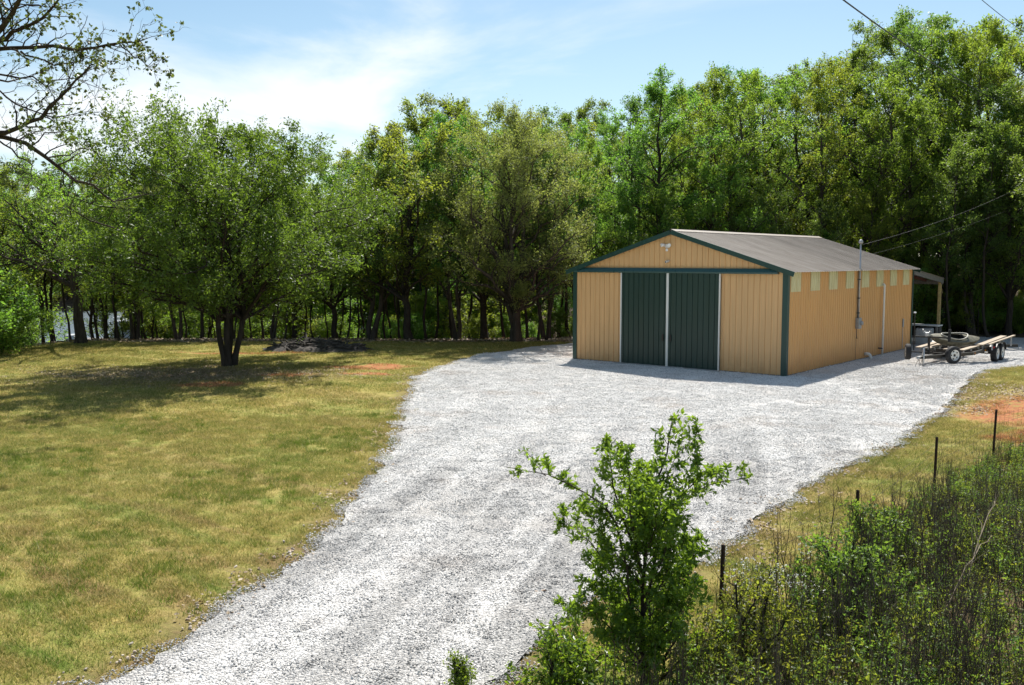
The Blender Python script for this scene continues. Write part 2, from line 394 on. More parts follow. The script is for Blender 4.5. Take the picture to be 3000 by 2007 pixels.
def lawn_color(t):
    """mown lawn: green and straw patches, bare red clay, leaf litter; a function of place only"""
    p = t.pos()
    big = t.noise(t.scale(p, (1, 1, 1)), .16, 4, .6, .6)
    band = t.noise(t.scale(p, (.42, 1.0, 1), (0, 0, -.5)), .85, 6, .72, .6)
    fine = t.noise(p, 3.2, 5, .7)
    tiny = t.noise(p, 26, 3, .7)
    f = t.math('ADD', t.math('MULTIPLY', big, .40), t.math('ADD', t.math('MULTIPLY', band, .45), t.math('MULTIPLY', fine, .30)))
    yy = t.new('ShaderNodeSeparateXYZ', {0: p}).outputs[1]
    f = t.math('SUBTRACT', f, t.rng(yy, 12, 30, .0, .028))
    col = t.mix(t.rng(f, .50, .72), (0.315, 0.265, 0.075), (0.140, 0.185, 0.030))
    col = t.mix(t.rng(t.noise(p, 1.7, 7, .75, .4), .53, .66, 0, .60), col, (0.25, 0.170, 0.075))
    col = t.mix(t.rng(tiny, .35, .75, 0, .7), col, t.mix(t.rng(fine, .4, .6), (0.44, 0.34, 0.14), (0.13, 0.14, 0.028)))
    streak = t.noise(t.scale(t.scale(p, (1, 1, 1), (0, 0, .62)), (.16, .9, 1)), 1.1, 5, .65, .3)
    nr = t.rng(yy, 9, 20, 1.0, .35)
    col = t.mix(t.math('MULTIPLY', t.rng(streak, .51, .62, 0, .9), nr), col, (0.23, 0.155, 0.072))
    col = t.mix(t.math('MULTIPLY', t.rng(streak, .47, .37, 0, .95), nr), col, (0.115, 0.170, 0.026))
    # bare clay and litter, each an uneven patch on the ground
    wob = t.new('ShaderNodeVectorMath', {0: t.new('ShaderNodeTexNoise', {'Vector': p, 'Scale': .9, 'Detail': 5}).outputs['Color'], 1: (.5, .5, .5)}, operation='SUBTRACT').outputs[0]
    wob = t.new('ShaderNodeVectorMath', {0: wob, 'Scale': 2.2}, operation='SCALE').outputs[0]
    q = t.new('ShaderNodeVectorMath', {0: p, 1: wob}, operation='ADD').outputs[0]
    def patch(cx, cy, rx, ry, a=.70, b=.98, rz=0.0):
        loc = t.new('ShaderNodeVectorMath', {0: q, 1: (cx, cy, 0)}, operation='SUBTRACT').outputs[0]
        loc = t.scale(loc, (1 / rx, 1 / ry, 0), (0, 0, 0)) if not rz else t.scale(t.scale(loc, (1, 1, 0), (0, 0, rz)), (1 / rx, 1 / ry, 0))
        d = t.new('ShaderNodeVectorMath', {0: loc}, operation='LENGTH').outputs['Value']
        return t.rng(d, a, b, 1, 0)
    lit = patch(-11.8, 33.2, 6.2, 3.4, .35, 1.0)
    col = t.mix(t.math('MULTIPLY', lit, t.rng(t.noise(p, 2.4, 5, .7), .28, .62, .25, .85)), col, (0.20, 0.145, 0.095))
    clay = (0.38, 0.150, 0.070)
    for a in ((-5.6, 35.9, 2.1, 1.05), (-5.3, 33.6, 1.2, .45), (-8.1, 33.3, 1.3, .5), (-9.9, 30.6, 1.5, .7), (-12.0, 41.2, 3.5, .4), (13.4, 23.6, 2.0, 2.4), (11.9, 20.8, 1.3, 1.1)):
        col = t.mix(t.math('MULTIPLY', patch(*a), t.rng(t.noise(p, 3.5, 6, .75), .36, .50, .12, .95)), col, t.mix(t.rng(t.noise(p, 9, 5, .7), .35, .65), tuple(v * .68 for v in clay), tuple(min(1, v * 1.2) for v in clay)))
    return col

def ground_mats():
    t = NT('ground_soil'); col = lawn_color(t); p = t.pos()
    e = t.attr('edge')                               # trodden, leaf-strewn soil along the drive
    col = t.mix(t.math('MULTIPLY', e, t.rng(t.noise(p, 2.0, 5, .7), .32, .60, .2, .9)), col, (0.150, 0.095, 0.056))
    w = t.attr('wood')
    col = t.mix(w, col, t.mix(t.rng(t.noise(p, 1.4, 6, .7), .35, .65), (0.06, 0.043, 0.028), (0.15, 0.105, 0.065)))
    h = t.math('ADD', t.noise(p, 30, 4, .7), t.math('MULTIPLY', t.noise(p, 4, 4), 1.5))
    M['ground_soil'] = t.done(t.bsdf(color=col, rough=.95, spec=.15, normal=t.bump(h, .8, .04)))
    t = NT('grass_blade'); col = lawn_color(t); f = t.attr('lc')
    col = t.mix(t.rng(f, .60, .75, 0, .8), col, (0.085, 0.125, 0.016))
    col = t.mix(t.rng(f, .12, .26, .8, 0), col, (0.52, 0.41, 0.18))
    col = t.mix(1.0, col, (1.32, 1.32, 1.32), 'MULTIPLY')
    a = t.bsdf(color=col, rough=.6, spec=.25); b = t.new('ShaderNodeBsdfTranslucent', {'Color': col}).outputs[0]
    M['grass_blade'] = t.done(t.new('ShaderNodeMixShader', {0: .45, 1: a, 2: b}).outputs[0])
    t = NT('green_tuft'); f = t.attr('lc')
    col = t.mix(f, (0.07, 0.115, 0.015), (0.15, 0.20, 0.03))
    a = t.bsdf(color=col, rough=.5, spec=.3); b = t.new('ShaderNodeBsdfTranslucent', {'Color': (0.14, 0.22, 0.02, 1)}).outputs[0]
    M['green_tuft'] = t.done(t.new('ShaderNodeMixShader', {0: .4, 1: a, 2: b}).outputs[0])
    def tracks(t, p):
        q = t.new('ShaderNodeSeparateXYZ', {0: p}).outputs     # wheel tracks follow the bend of the drive
        xc = t.math('ADD', -4.4, t.math('SUBTRACT', t.math('MULTIPLY', q[1], .33), t.math('MULTIPLY', t.math('MULTIPLY', q[1], q[1]), .0022)))
        u = t.math('SUBTRACT', q[0], xc)
        n = t.noise(t.new('ShaderNodeCombineXYZ', {0: t.math('MULTIPLY', u, 1.25), 1: t.math('MULTIPLY', q[1], .07)}).outputs[0], 1.0, 5, .62, .25)
        d = t.noise(p, .35, 4, .6)
        tr_ = t.rng(n, .40, .58, .42, 0.0)
        return t.math('SUBTRACT', t.rng(d, .35, .6, .90, 1.0), t.math('MULTIPLY', tr_, t.rng(q[1], 13, 25, .85, .12)))
    t = NT('gravel_bed'); p = t.pos()
    v = t.new('ShaderNodeTexVoronoi', {'Vector': p, 'Scale': 30.0, 'Randomness': 1.0})
    v2 = t.new('ShaderNodeTexVoronoi', {'Vector': p, 'Scale': 62.0, 'Randomness': 1.0})
    g = t.new('ShaderNodeSeparateColor', {0: v.outputs['Color']}).outputs[0]
    g2 = t.new('ShaderNodeSeparateColor', {0: v2.outputs['Color']}).outputs[1]
    gg = t.math('ADD', t.math('MULTIPLY', g, .55), t.math('MULTIPLY', g2, .45))
    col = t.mix(t.rng(gg, .18, .62), (0.38, 0.375, 0.365), (0.76, 0.74, 0.715))
    col = t.mix(t.math('MULTIPLY', t.rng(t.noise(p, .45, 4), .5, .7), .25), col, (0.46, 0.38, 0.31))
    col = t.mix(1.0, col, t.new('ShaderNodeCombineColor', {0: tracks(t, p), 1: tracks(t, p), 2: tracks(t, p)}).outputs[0], 'MULTIPLY')
    hh = t.math('ADD', t.math('MULTIPLY', v.outputs['Distance'], -1.0), t.math('MULTIPLY', v2.outputs['Distance'], -.5))
    M['gravel_bed'] = t.done(t.bsdf(color=col, rough=.9, spec=.2, normal=t.bump(hh, .9, .05)))
    t = NT('gravel_stone'); f = t.attr('lc'); p = t.pos()
    rnd = t.new('ShaderNodeObjectInfo').outputs['Random']
    col = t.mix(t.rng(f, 0, 1), (0.28, 0.275, 0.27), (0.80, 0.78, 0.75))
    col = t.mix(t.math('MULTIPLY', t.rng(t.noise(p, .55, 4), .55, .72), t.rng(f, .5, .9, 0, .5)), col, (0.50, 0.39, 0.30))
    col = t.mix(1.0, col, t.new('ShaderNodeCombineColor', {0: tracks(t, p), 1: tracks(t, p), 2: tracks(t, p)}).outputs[0], 'MULTIPLY')
    M['gravel_stone'] = t.done(t.bsdf(color=col, rough=.85, spec=.25))
    t = NT('edge_stone'); f = t.attr('lc')
    M['edge_stone'] = t.done(t.bsdf(color=t.mix(f, (0.30, 0.22, 0.16), (0.58, 0.50, 0.42)), rough=.85))
ground_mats()

def axis(lo, hi, d0, d1, step, far):
    a = list(np.arange(d0, d1, step)); s = step; v = d0
    pre = []
    while v > lo: s *= 1.16; s = min(s, far); v -= s; pre.append(v)
    s = step; v = a[-1]; post = []
    while v < hi: s *= 1.16; s = min(s, far); v += s; post.append(v)
    return np.array(pre[::-1] + a + post)
gx, gy = axis(-900, 900, -26, 22, .3, 60), axis(-200, 1500, 6, 50, .3, 60)
X, Y = np.meshgrid(gx, gy); V = np.stack([X.ravel(), Y.ravel(), H(X, Y).ravel()], 1)
nx, ny = len(gx), len(gy); I = np.arange(nx * ny).reshape(ny, nx)
Q = np.stack([I[:-1, :-1].ravel(), I[:-1, 1:].ravel(), I[1:, 1:].ravel(), I[1:, :-1].ravel()], 1)
ed = np.zeros(len(V)); nearm = (np.abs(V[:, 0]) < 30) & (V[:, 1] < 56) & (V[:, 1] > 2)
ed[nearm] = smooth(.75, .05, edge_dist(GRAVEL, V[nearm, 0], V[nearm, 1]))
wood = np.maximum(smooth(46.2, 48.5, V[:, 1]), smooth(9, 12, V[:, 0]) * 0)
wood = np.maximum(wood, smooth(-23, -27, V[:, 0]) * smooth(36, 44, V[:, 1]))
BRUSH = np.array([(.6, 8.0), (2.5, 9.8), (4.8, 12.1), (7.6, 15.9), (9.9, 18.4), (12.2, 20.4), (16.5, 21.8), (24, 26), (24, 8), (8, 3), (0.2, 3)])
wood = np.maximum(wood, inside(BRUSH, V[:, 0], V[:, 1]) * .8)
g = ob('ground', mesh_np('ground', V, Q, M['ground_soil'], {'edge': ed, 'wood': wood}, True)); setprops(g, kind='structure')

# gravel drive sheet, cut along its uneven edge
rgg = np.random.default_rng(7)
gi_x, gi_y = np.meshgrid(np.arange(-9, 46, .8), np.arange(3, 57, .8)); gi_x = gi_x.ravel() + rgg.uniform(-.2, .2, gi_x.size); gi_y = gi_y.ravel() + rgg.uniform(-.2, .2, gi_y.size)
ok = inside(GRAVEL, gi_x, gi_y); ok[ok] &= edge_dist(GRAVEL, gi_x[ok], gi_y[ok]) > .5
n0 = len(GOUT); cv = [Vector(p) for p in GOUT] + [Vector((a, b)) for a, b in zip(gi_x[ok], gi_y[ok])]
dv, _, df, *_ = delaunay_2d_cdt(cv, [(i, (i + 1) % n0) for i in range(n0)], [], 1, 1e-5)
dv = np.array([(v.x, v.y) for v in dv]); DRIVE_Z = .035
gd = ob('gravel_drive', mesh_np('gravel_drive', np.c_[dv, H(dv[:, 0], dv[:, 1]) + DRIVE_Z], np.array([f for f in df if len(f) == 3]), M['gravel_bed'], None, True))
setprops(gd, kind='structure')

# lake
lk = MB(); lk.poly([(-420, 78, -6.6), (40, 78, -6.6), (40, 240, -6.6), (-420, 240, -6.6)])
def water_mat():
    t = NT('lake_water'); p = t.pos()
    M['lake_water'] = t.done(t.bsdf(color=(0.12, 0.15, 0.17), rough=.26, spec=.8, normal=t.bump(t.noise(t.scale(p, (.5, 1.5, 1)), 1.2, 5), 1.0, .35)))
water_mat()
setprops(lk.build('lake_water', 'lake_water'), kind='structure')

# ------------------------------------------------------------------ the shed
W, L, HE, HR = 9.144, 14.0, 3.734, 5.175
SL = (HR - HE) / (W / 2); OX, OY = .30, .15
shed = empty('metal_shed', (9.586, 32.627, 0), -0.694)
setprops(shed, 'tan metal shed with green sliding doors and grey ribbed roof on the gravel', 'shed')
def rib_profile(u0, u1, sp, off=0.0, extra=(), roof=False):
    us = {u0: 0.0, u1: 0.0}
    k0 = math.ceil((u0 - off - .04) / sp); k1 = math.floor((u1 - off + .04) / sp)
    for k in range(k0, k1 + 1):
        c = off + k * sp
        for du, d in (((-.021, 0), (-.016, .019), (.016, .019), (.021, 0)) if roof else ((-.022, 0), (-.011, .018), (.009, .018), (.013, -.007), (.024, -.007), (.028, 0))):  # wall ribs get an added groove, shaped to hold a dark shade line
            if u0 < c + du < u1: us[round(c + du, 4)] = d
        for du in (-.09, .09):                          # faint stiffening bead between ribs
            if u0 + .012 < c + du < u1 - .012:
                us[round(c + du - .010, 4)] = 0; us[round(c + du, 4)] = .003; us[round(c + du + .010, 4)] = 0
    for e in extra: us.setdefault(e, 0.0)
    return sorted(us.items())
def ribbed(name, prof, bot, top, place, mat, parent):
    """sheet with profile along u, from bot(u) to top(u); place(u, depth, v) -> xyz"""
    V = []; n = len(prof)
    for u, d in prof:
        V.append(place(u, d, bot(u))); V.append(place(u, d, top(u)))
    Fq = [(2 * i, 2 * i + 2, 2 * i + 3, 2 * i + 1) for i in range(n - 1)]
    me = mesh_np(name, V, Fq, M[mat]); bm = bmesh.new(); bm.from_mesh(me); bmesh.ops.solidify(bm, geom=bm.faces[:], thickness=.004); bm.to_mesh(me); bm.free()
    return ob(name, me, parent)
roofz = lambda x: HR - SL * abs(x + W / 2)
DX0, DX1, DTOP = -W + 2.346, -2.521, 3.66
# front and rear walls
fr_b = sorted(set([round(-W + .9144 * k, 4) for k in range(11)] + [DX0, DX1]))
for a, b in zip(fr_b, fr_b[1:]):
    door = a >= DX0 - .01 and b <= DX1 + .01
    ribbed('wall_panel', rib_profile(a, b, .2286, -W + .114, (-W / 2,) if a < -W / 2 < b else ()), lambda u: (3.50 if door else .03), lambda u: roofz(u) - .03,
           lambda u, d, v: (u, -d, v), 'tan_steel', shed)
for k in range(10):
    a = -W + .9144 * k
    ribbed('wall_panel', rib_profile(a, a + .9144, .2286, -W + .114), lambda u: .03, lambda u: roofz(u) - .03, lambda u, d, v: (u, L + d, v), 'tan_steel', shed)
# side walls; the eight short fibreglass lights sit in the top of every other sheet
SP = .8775
side_b = [0.0] + [.27 + SP * k for k in range(16)] + [L]
for i, (a, b) in enumerate(zip(side_b, side_b[1:])):
    sky_ = (i % 2 == 1)
    pr_ = rib_profile(a, b, SP / 4, .27 + .05)
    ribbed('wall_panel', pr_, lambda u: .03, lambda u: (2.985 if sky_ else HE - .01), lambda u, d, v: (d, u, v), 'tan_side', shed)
    if sky_:
        ribbed('skylight_panel', pr_, lambda u: 2.975, lambda u: HE - .01, lambda u, d, v: (d + .012, u, v), 'fibreglass', shed)
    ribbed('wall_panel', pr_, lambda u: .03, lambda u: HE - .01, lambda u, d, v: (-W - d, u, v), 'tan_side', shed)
# roof sheets
roof_b = [-OY] + [-OY + .9144 * k for k in range(1, 15)] + [L - .85 + .0, L + .12]
roof_b = [b for b in roof_b if b < L - .9] + [L + .12]
for side in (1, -1):
    for a, b in zip(roof_b, roof_b[1:]):
        ribbed('roof_panel', rib_profile(a, b, .2286, -OY + .05, roof=True), lambda u: -.0, lambda u: W / 2 + OX,
               lambda u, d, v, s=side: (-W / 2 + s * v, u, HR + .035 - SL * v + d), 'roof_steel', shed)
m = MB()
for s in (1, -1):
    m.poly([(-W / 2, -OY - .01, HR + .085), (-W / 2 + s * .22, -OY - .01, HR + .072 - SL * .22), (-W / 2 + s * .22, L + .13, HR + .072 - SL * .22), (-W / 2, L + .13, HR + .085)])
m.build('ridge_cap', 'roof_steel', shed)
for s in (1, -1):                                          # rake trim front and rear, eave purlin edge
    for y in (-OY - .02, L + .10):
        MB().bar((-W / 2 + s * .012, y, HR - .035), (-W / 2 + s * (W / 2 + OX), y, HR - .035 - SL * (W / 2 + OX)), .035, .17).build('rake_trim', 'green_trim', shed)
    MB().bar((-W / 2 + s * (W / 2 + .03), .04, HE - .03), (-W / 2 + s * (W / 2 + .03), L - .04, HE - .03), .035, .06).build('eave_trim', 'dark_conduit', shed)
for x, y, sx, sy in ((0, 0, 1, -1), (-W, 0, -1, -1), (0, L, 1, 1), (-W, L, -1, 1)):
    m = MB(); t_ = .024
    m.box(*sorted((x + sx * t_, x - sx * .16)), *sorted((y + sy * t_, y + sy * (t_ + .012))), .0, HE - .02)
    m.box(*sorted((x + sx * t_, x + sx * (t_ + .012))), *sorted((y + sy * (t_ + .012), y - sy * .14)), .0, HE - .03)
    m.build('corner_trim', 'green_trim', shed)
m = MB(); m.box(-W - .01, .01, -.012, .08, -.15, .06); m.box(-.06, .012, .08, L, -.15, .06); m.box(-W - .012, -W + .06, .08, L, -.15, .06); m.box(-W, 0, L - .08, L + .012, -.15, .055)
m.build('footing', 'old_lumber', shed)
MB().box(DX0 - .15, DX1 + .1, -.34, -.02, -.10, .055, .008).build('door_sill', 'concrete', shed)
# door track cover
m = MB(); x0, x1 = -W + .10, -.30
prof = [(-.03, 3.60), (-.17, 3.605), (-.18, 3.66), (-.10, 3.79), (-.03, 3.795)]
n_ = len(prof)
va = [m.bm.verts.new((x0, y, z)) for y, z in prof]; vb = [m.bm.verts.new((x1, y, z)) for y, z in prof]
for i in range(n_): m.bm.faces.new((va[i], va[(i + 1) % n_], vb[(i + 1) % n_], vb[i]))
m.bm.faces.new(va); m.bm.faces.new(vb[::-1]); m.build('door_track', 'track_sky_green', shed)
# the two sliding doors
DM = -4.70
for a, b, hx in ((DX0, DM - .012, DM - .17), (DM + .012, DX1, DM + .17)):
    d = ribbed('sliding_door', rib_profile(a + .02, b - .02, .2286, a + .12), lambda u: .07, lambda u: DTOP, lambda u, dd, v: (u, -.10 - dd, v), 'green_steel', shed)
    left = a == DX0
    for e0, e1 in ((a - .02, a + .035), (b - .035, b + .012)):
        e0, e1 = (e0, e1) if left else (e0, e1)
        MB().box(max(e0, a - .02), min(e1, b + .02), -.128, -.06, .055, DTOP - .01, .004).build('edge_trim', 'white_trim', d)
    h = MB(); h.box(hx - .035, hx + .035, -.165, -.125, 1.02, 1.28, .01); h.build('handle', 'black_steel', d)
# flood light with motion sensor, camera
lt = MB().box(-4.86, -4.68, -.06, -.02, 4.56, 4.70, .01).build('security_light', 'plastic_white', shed)
for s in (-1, 1):
    c = (-4.77 + s * .14, -.17, 4.665); ax = (s * .55, -.75, -.15)
    MB().lathe([(0.0, -.10), (.035, -.09), (.055, -.02), (.068, .06), (.062, .065), (0.0, .04)], c, ax, 14).build('lamp_head', 'plastic_white', lt, True)
    MB().tube([(-4.77 + s * .05, -.05, 4.62), (-4.77 + s * .11, -.12, 4.62), c], .016, 6).build('lamp_arm', 'plastic_white', lt)
MB().lathe([(0, -.06), (.045, -.045), (.055, 0), (.045, .045), (0, .06)], (-4.75, -.12, 4.48), (0, 0, 1), 14).build('motion_sensor', 'plastic_white', lt, True)
cm_ = MB().lathe([(.0, -.08), (.045, -.075), (.045, .06), (.05, .07), (.0, .07)], (-4.73, -.13, 4.04), (-.35, -.9, -.25), 14).build('security_camera', 'plastic_white', shed, True)
MB().lathe([(.0, .072), (.03, .072), (.028, .078), (.0, .08)], (-4.73, -.13, 4.04), (-.35, -.9, -.25), 12).build('lens', 'black_glass', cm_)
MB().tube([(-4.71, -.02, 4.06), (-4.71, -.10, 4.06)], .03, 8).build('bracket', 'plastic_white', cm_)
# service mast, meter, pipes on the side wall
ms = MB().tube([(.09, 6.82, 1.70), (.09, 6.82, 4.78)], .030, 10).build('service_mast', 'galvanised', shed, True)
MB().lathe([(0, .16), (.05, .15), (.085, .09), (.09, .03), (.06, 0), (0, 0)], (.09, 6.82, 4.76), (0, 0, 1), 12).build('weatherhead', 'grey_metal', ms, True)
for z in (3.3, 2.55, 1.95): MB().box(.02, .135, 6.775, 6.865, z, z + .035, .004).build('pipe_strap', 'dark_conduit', ms)
MB().tube([(.065, 6.745, 3.70), (.065, 6.745, 1.76)], .017, 6).build('conduit', 'dark_conduit', shed)
mt = MB().box(.024, .17, 6.66, 6.98, 1.33, 1.77, .012).build('meter_box', 'grey_metal', shed)
MB().lathe([(.085, 0), (.085, .05), (.07, .10), (0, .115)], (.17, 6.83, 1.56), (1, 0, 0), 16).build('meter', 'grey_metal', mt, True)
MB().tube([(.06, 6.75, 1.33), (.06, 6.75, 1.02), (.09, 6.72, .93), (.10, 6.68, .98), (.06, 6.72, 1.05)], .014, 6).build('ground_cable', 'cable', shed)
MB().tube([(.035, 6.75, 1.0), (.037, 6.77, .72), (.035, 6.74, .45), (.037, 6.76, .05)], .006, 5).build('ground_wire', 'cable', shed)
pv = MB().tube([(.03, 9.75, 3.05), (.10, 9.75, 3.07), (.12, 9.75, 3.03), (.12, 9.75, -.05)], .042, 10).build('drain_pipe', 'white_pvc', shed, True)
MB().tube([(.12, 9.75, .32), (.12, 9.58, .33), (.03, 9.50, .34)], .03, 8).build('pipe_branch', 'dark_conduit', pv, True)
MB().lathe([(.052, -.03), (.052, .03)], (.12, 9.75, 3.0), (0, 0, 1), 10).build('pipe_collar', 'white_pvc', pv)
MB().tube([(.02, 7.86, .22), (.12, 7.86, .235), (.20, 7.87, .22), (.25, 7.88, .16), (.27, 7.89, .08), (.275, 7.89, -.04)], .062, 12).build('vent_elbow', 'white_pvc', shed, True)
MB().box(.024, .07, 12.62, 12.74, 1.08, 1.45, .01).build('junction_box', 'grey_metal', shed)
MB().tube([(.04, 12.68, 1.08), (.04, 12.68, .0)], .014, 6).build('conduit', 'grey_metal', shed)
# open lean-to behind
LT = 5.0
for x in (-W + .2, -W / 2 - .1, -.12):
    MB().box(x - .07, x + .07, L + LT - .25, L + LT - .11, -.05, 3.0, .008).build('post', 'new_lumber', shed)
for x in (-.02, -W):
    MB().bar((x, L + .13, 3.55), (x, L + LT, 3.06), .045, .24).build('rafter_board', 'old_lumber', shed)
MB().bar((-W, L + LT - .18, 2.98), (0, L + LT - .18, 2.98), .09, .2).build('beam', 'old_lumber', shed)
for i in range(1, 12):
    x = -.02 - i * (W - .02) / 12
    MB().bar((x, L + .13, 3.53), (x, L + LT, 3.05), .04, .14).build('joist', 'red_brown_wood', shed)
for i in range(10):
    a = -W + i * .92
    ribbed('lean_to_panel', rib_profile(a, a + .92 if i < 9 else .06, .2286, -W), lambda u: L + .13, lambda u: L + LT + .12, lambda u, d, v: (u, v, 3.68 - (v - L) * .098 + d), 'roof_steel', shed)
# things under the lean-to
def shed_pt(x, y, z=0.0):
    c, s = math.cos(-.694), math.sin(-.694); return (9.586 + c * x - s * y, 32.627 + s * x + c * y, z)
ac = empty('condenser_unit', shed_pt(-.05, 16.3), -.55); setprops(ac, 'grey metal condenser unit under the lean-to behind the shed', 'air conditioner')
MB().box(-.36, .36, -.36, .36, .05, .82, .03).build('cabinet', 'grey_metal', ac)
for s in range(9):
    z = .14 + s * .07
    MB().box(-.372, .372, -.372, .372, z, z + .022).build('louver', 'galvanised', ac)
MB().lathe([(.30, .0), (.30, .035), (.27, .035), (.05, .05), (0, .05)], (0, 0, .82), (0, 0, 1), 18).build('fan_guard', 'dark_conduit', ac)
MB().box(-.45, .45, -.45, .45, -.03, .05, .01).build('pad', 'concrete', ac)
wb = empty('workbench', shed_pt(-.75, 17.5), -.694); setprops(wb, 'dark workbench with a pale top edge under the lean-to', 'workbench')
MB().box(-1.1, 1.1, -.35, .35, .86, .92, .006).build('bench_top', 'white_trim', wb)
for x in (-1.0, 1.0):
    for y in (-.28, .28): MB().box(x - .05, x + .05, y - .05, y + .05, 0, .86).build('leg', 'old_lumber', wb)
MB().box(-1.02, 1.02, -.30, .30, .25, .29).build('shelf', 'old_lumber', wb)
MB().box(-1.04, 1.04, .27, .30, .30, .84).build('back_panel', 'dark_inside', wb)

# ------------------------------------------------------------------ boat trailer and kayak
TR = empty('boat_trailer', (14.987, 34.053, DRIVE_Z), math.atan2(.76, .65))
setprops(TR, 'black tandem boat trailer with carpeted bunk boards, parked beside the shed', 'trailer')
def wheel(c, axis_, r, w, parent, name='wheel'):
    ax = Vector(axis_).normalized()
    ty = MB().lathe([(r * .62, -w / 2), (r * .80, -w * .52), (r * .94, -w * .46), (r, -w * .30), (r, w * .30), (r * .94, w * .46), (r * .80, w * .52), (r * .62, w / 2)], c, ax, 28, True).build(name, 'rubber', parent, True)
    rm = MB()
    rm.lathe([(r * .64, w * .47), (r * .60, w * .50), (r * .56, w * .36), (r * .42, w * .26), (r * .34, w * .40), (r * .20, w * .44), (r * .19, w * .34), (0, w * .34)], c, ax, 24)
    rm.lathe([(r * .63, -w * .45), (0, -w * .3)], c, ax, 24)
    rm.build('rim', 'wheel_rim', ty, True)
    ref = Vector((0, 0, 1)); sx = ax.cross(ref).normalized(); sy = ax.cross(sx)
    for k in range(5):
        a = 2 * math.pi * k / 5
        MB().lathe([(.03, 0), (.026, .006), (0, .006)], Vector(c) + ax * w * .335 + (sx * math.cos(a) + sy * math.sin(a)) * r * .44, ax, 8).build('rim_hole', 'dark_inside', ty)
    MB().lathe([(r * .13, w * .30), (r * .12, w * .44), (0, w * .47)], c, ax, 12).build('hub', 'black_steel', ty)
    return ty
for x in (5.30, 6.08):
    for y, s in ((-1.20, -1), (1.02, 1)): wheel((x, y, .34), (0, s, 0), .34, .22, TR)
    MB().tube([(x, -1.1, .34), (x, .92, .34)], .038, 8).build('axle', 'black_steel', TR)
for s in (-1, 1):
    y = -.09 + s * 1.11
    m = MB(); prev = None
    pts = [(4.86, .42), (4.94, .62), (5.12, .74), (5.69, .77), (6.26, .74), (6.44, .62), (6.52, .42)]
    for (xa, za), (xb, zb) in zip(pts, pts[1:]): m.bar((xa, y, za), (xb, y, zb), .26, .014)
    fd = m.build('fender', 'black_steel', TR)
    MB().box(4.90, 4.93, y - .06, y + .06, .58, .64).build('marker_light', 'red_lens', fd)
for s in (-1, 1):
    y = -.09 + s * .88
    MB().bar((2.9, y, .50), (7.25, y, .50), .06, .12).build('side_rail', 'black_steel', TR)
    MB().bar((.25, .02 + s * .04, .50), (2.9, y, .50), .06, .12).build('tongue_rail', 'black_steel', TR)
for x in (2.4, 3.3, 4.3, 5.0, 5.7, 6.4, 7.2):
    w_ = .88 if x > 2.9 else .72
    MB().bar((x, -.09 - w_, .455 if x < 5 else .46), (x, -.09 + w_, .455 if x < 5 else .46), .06, .09).build('cross_member', 'black_steel', TR)
MB().bar((-.05, .05, .50), (1.3, .02, .50), .10, .08).build('tongue', 'black_steel', TR)
cp = MB().bar((-.28, .06, .53), (.06, .05, .52), .09, .07).build('coupler', 'galvanised', TR)
MB().lathe([(.0, .05), (.045, .03), (.05, -.03), (.0, -.05)], (-.26, .06, .50), (0, 0, 1), 12).build('ball_socket', 'galvanised', cp, True)
jk = MB().tube([(.02, -.06, .10), (.02, -.06, .86)], .028, 10).build('jack', 'galvanised', TR, True)
MB().tube([(.02, -.06, .86), (.02, -.06, .90), (.02, -.20, .90), (.02, -.20, .82)], .010, 6).build('crank', 'galvanised', jk)
MB().lathe([(0, -.04), (.085, -.03), (.09, 0), (.085, .03), (0, .04)], (.02, -.06, .085), (.2, 1, 0), 16).build('jack_wheel', 'rubber', jk, True)
MB().bar((.02, -.06, .50), (.02, .05, .50), .05, .08).build('jack_bracket', 'black_steel', jk)
m = MB()
ch = [(-.15, .04, .46), (-.22, .02, .30), (-.26, 0, .14), (-.18, -.05, .03), (-.05, -.08, .05), (.06, 0, .2), (.15, .02, .44)]
MB().tube(ch, .010, 5).build('safety_chain', 'black_steel', TR)
MB().tube([(-.12, .06, .46), (-.30, .12, .25), (-.32, .15, .06), (-.12, .18, .02), (.1, .1, .1), (.2, .06, .42)], .008, 5).build('safety_chain', 'black_steel', TR)
# winch stand, crossbar, guide posts
MB().bar((2.2, .42, .46), (2.2, .42, 1.12), .08, .07, (1, 0, 0)).build('winch_post', 'black_steel', TR)
MB().bar((2.20, .98, 1.10), (2.32, -.28, 1.10), .06, .06).build('crossbar', 'black_steel', TR)
wi = MB().box(2.10, 2.28, .40, .56, 1.13, 1.28, .02).build('winch', 'galvanised', TR)
MB().lathe([(.07, -.09), (.07, -.08), (.03, -.075), (.03, .075), (.07, .08), (.07, .09)], (2.16, .48, 1.26), (0, 1, 0), 12).build('winch_drum', 'galvanised', wi)
MB().tube([(2.16, .58, 1.26), (2.12, .62, 1.28), (2.08, .62, 1.40)], .012, 6).build('winch_handle', 'galvanised', wi)
gp = MB().tube([(2.20, .98, .55), (2.20, .98, 2.02)], .022, 8).build('guide_post', 'black_steel', TR)
MB().lathe([(.03, 0), (.06, .02), (.05, .05), (0, .06)], (2.20, .98, 2.0), (0, 0, 1), 10).build('post_cap', 'plastic_white', gp)
MB().bar((2.32, -.28, .95), (2.32, -.28, 1.42), .085, .085, (1, 0, 0)).build('bow_guide', 'rubber', TR)
# spare wheels splayed either side of the tongue
sR = wheel((1.5, -.66, .53), (-.5, -.87, 0), .33, .20, TR, 'spare_wheel')
sL = wheel((1.85, 1.08, .52), (-.42, .90, 0), .31, .19, TR, 'spare_wheel')
for y in (-.66, 1.08): MB().bar((2.3, .30, .50), (1.52 if y < 0 else 1.9, y * .93, .52), .05, .05).build('wheel_bracket', 'black_steel', TR)
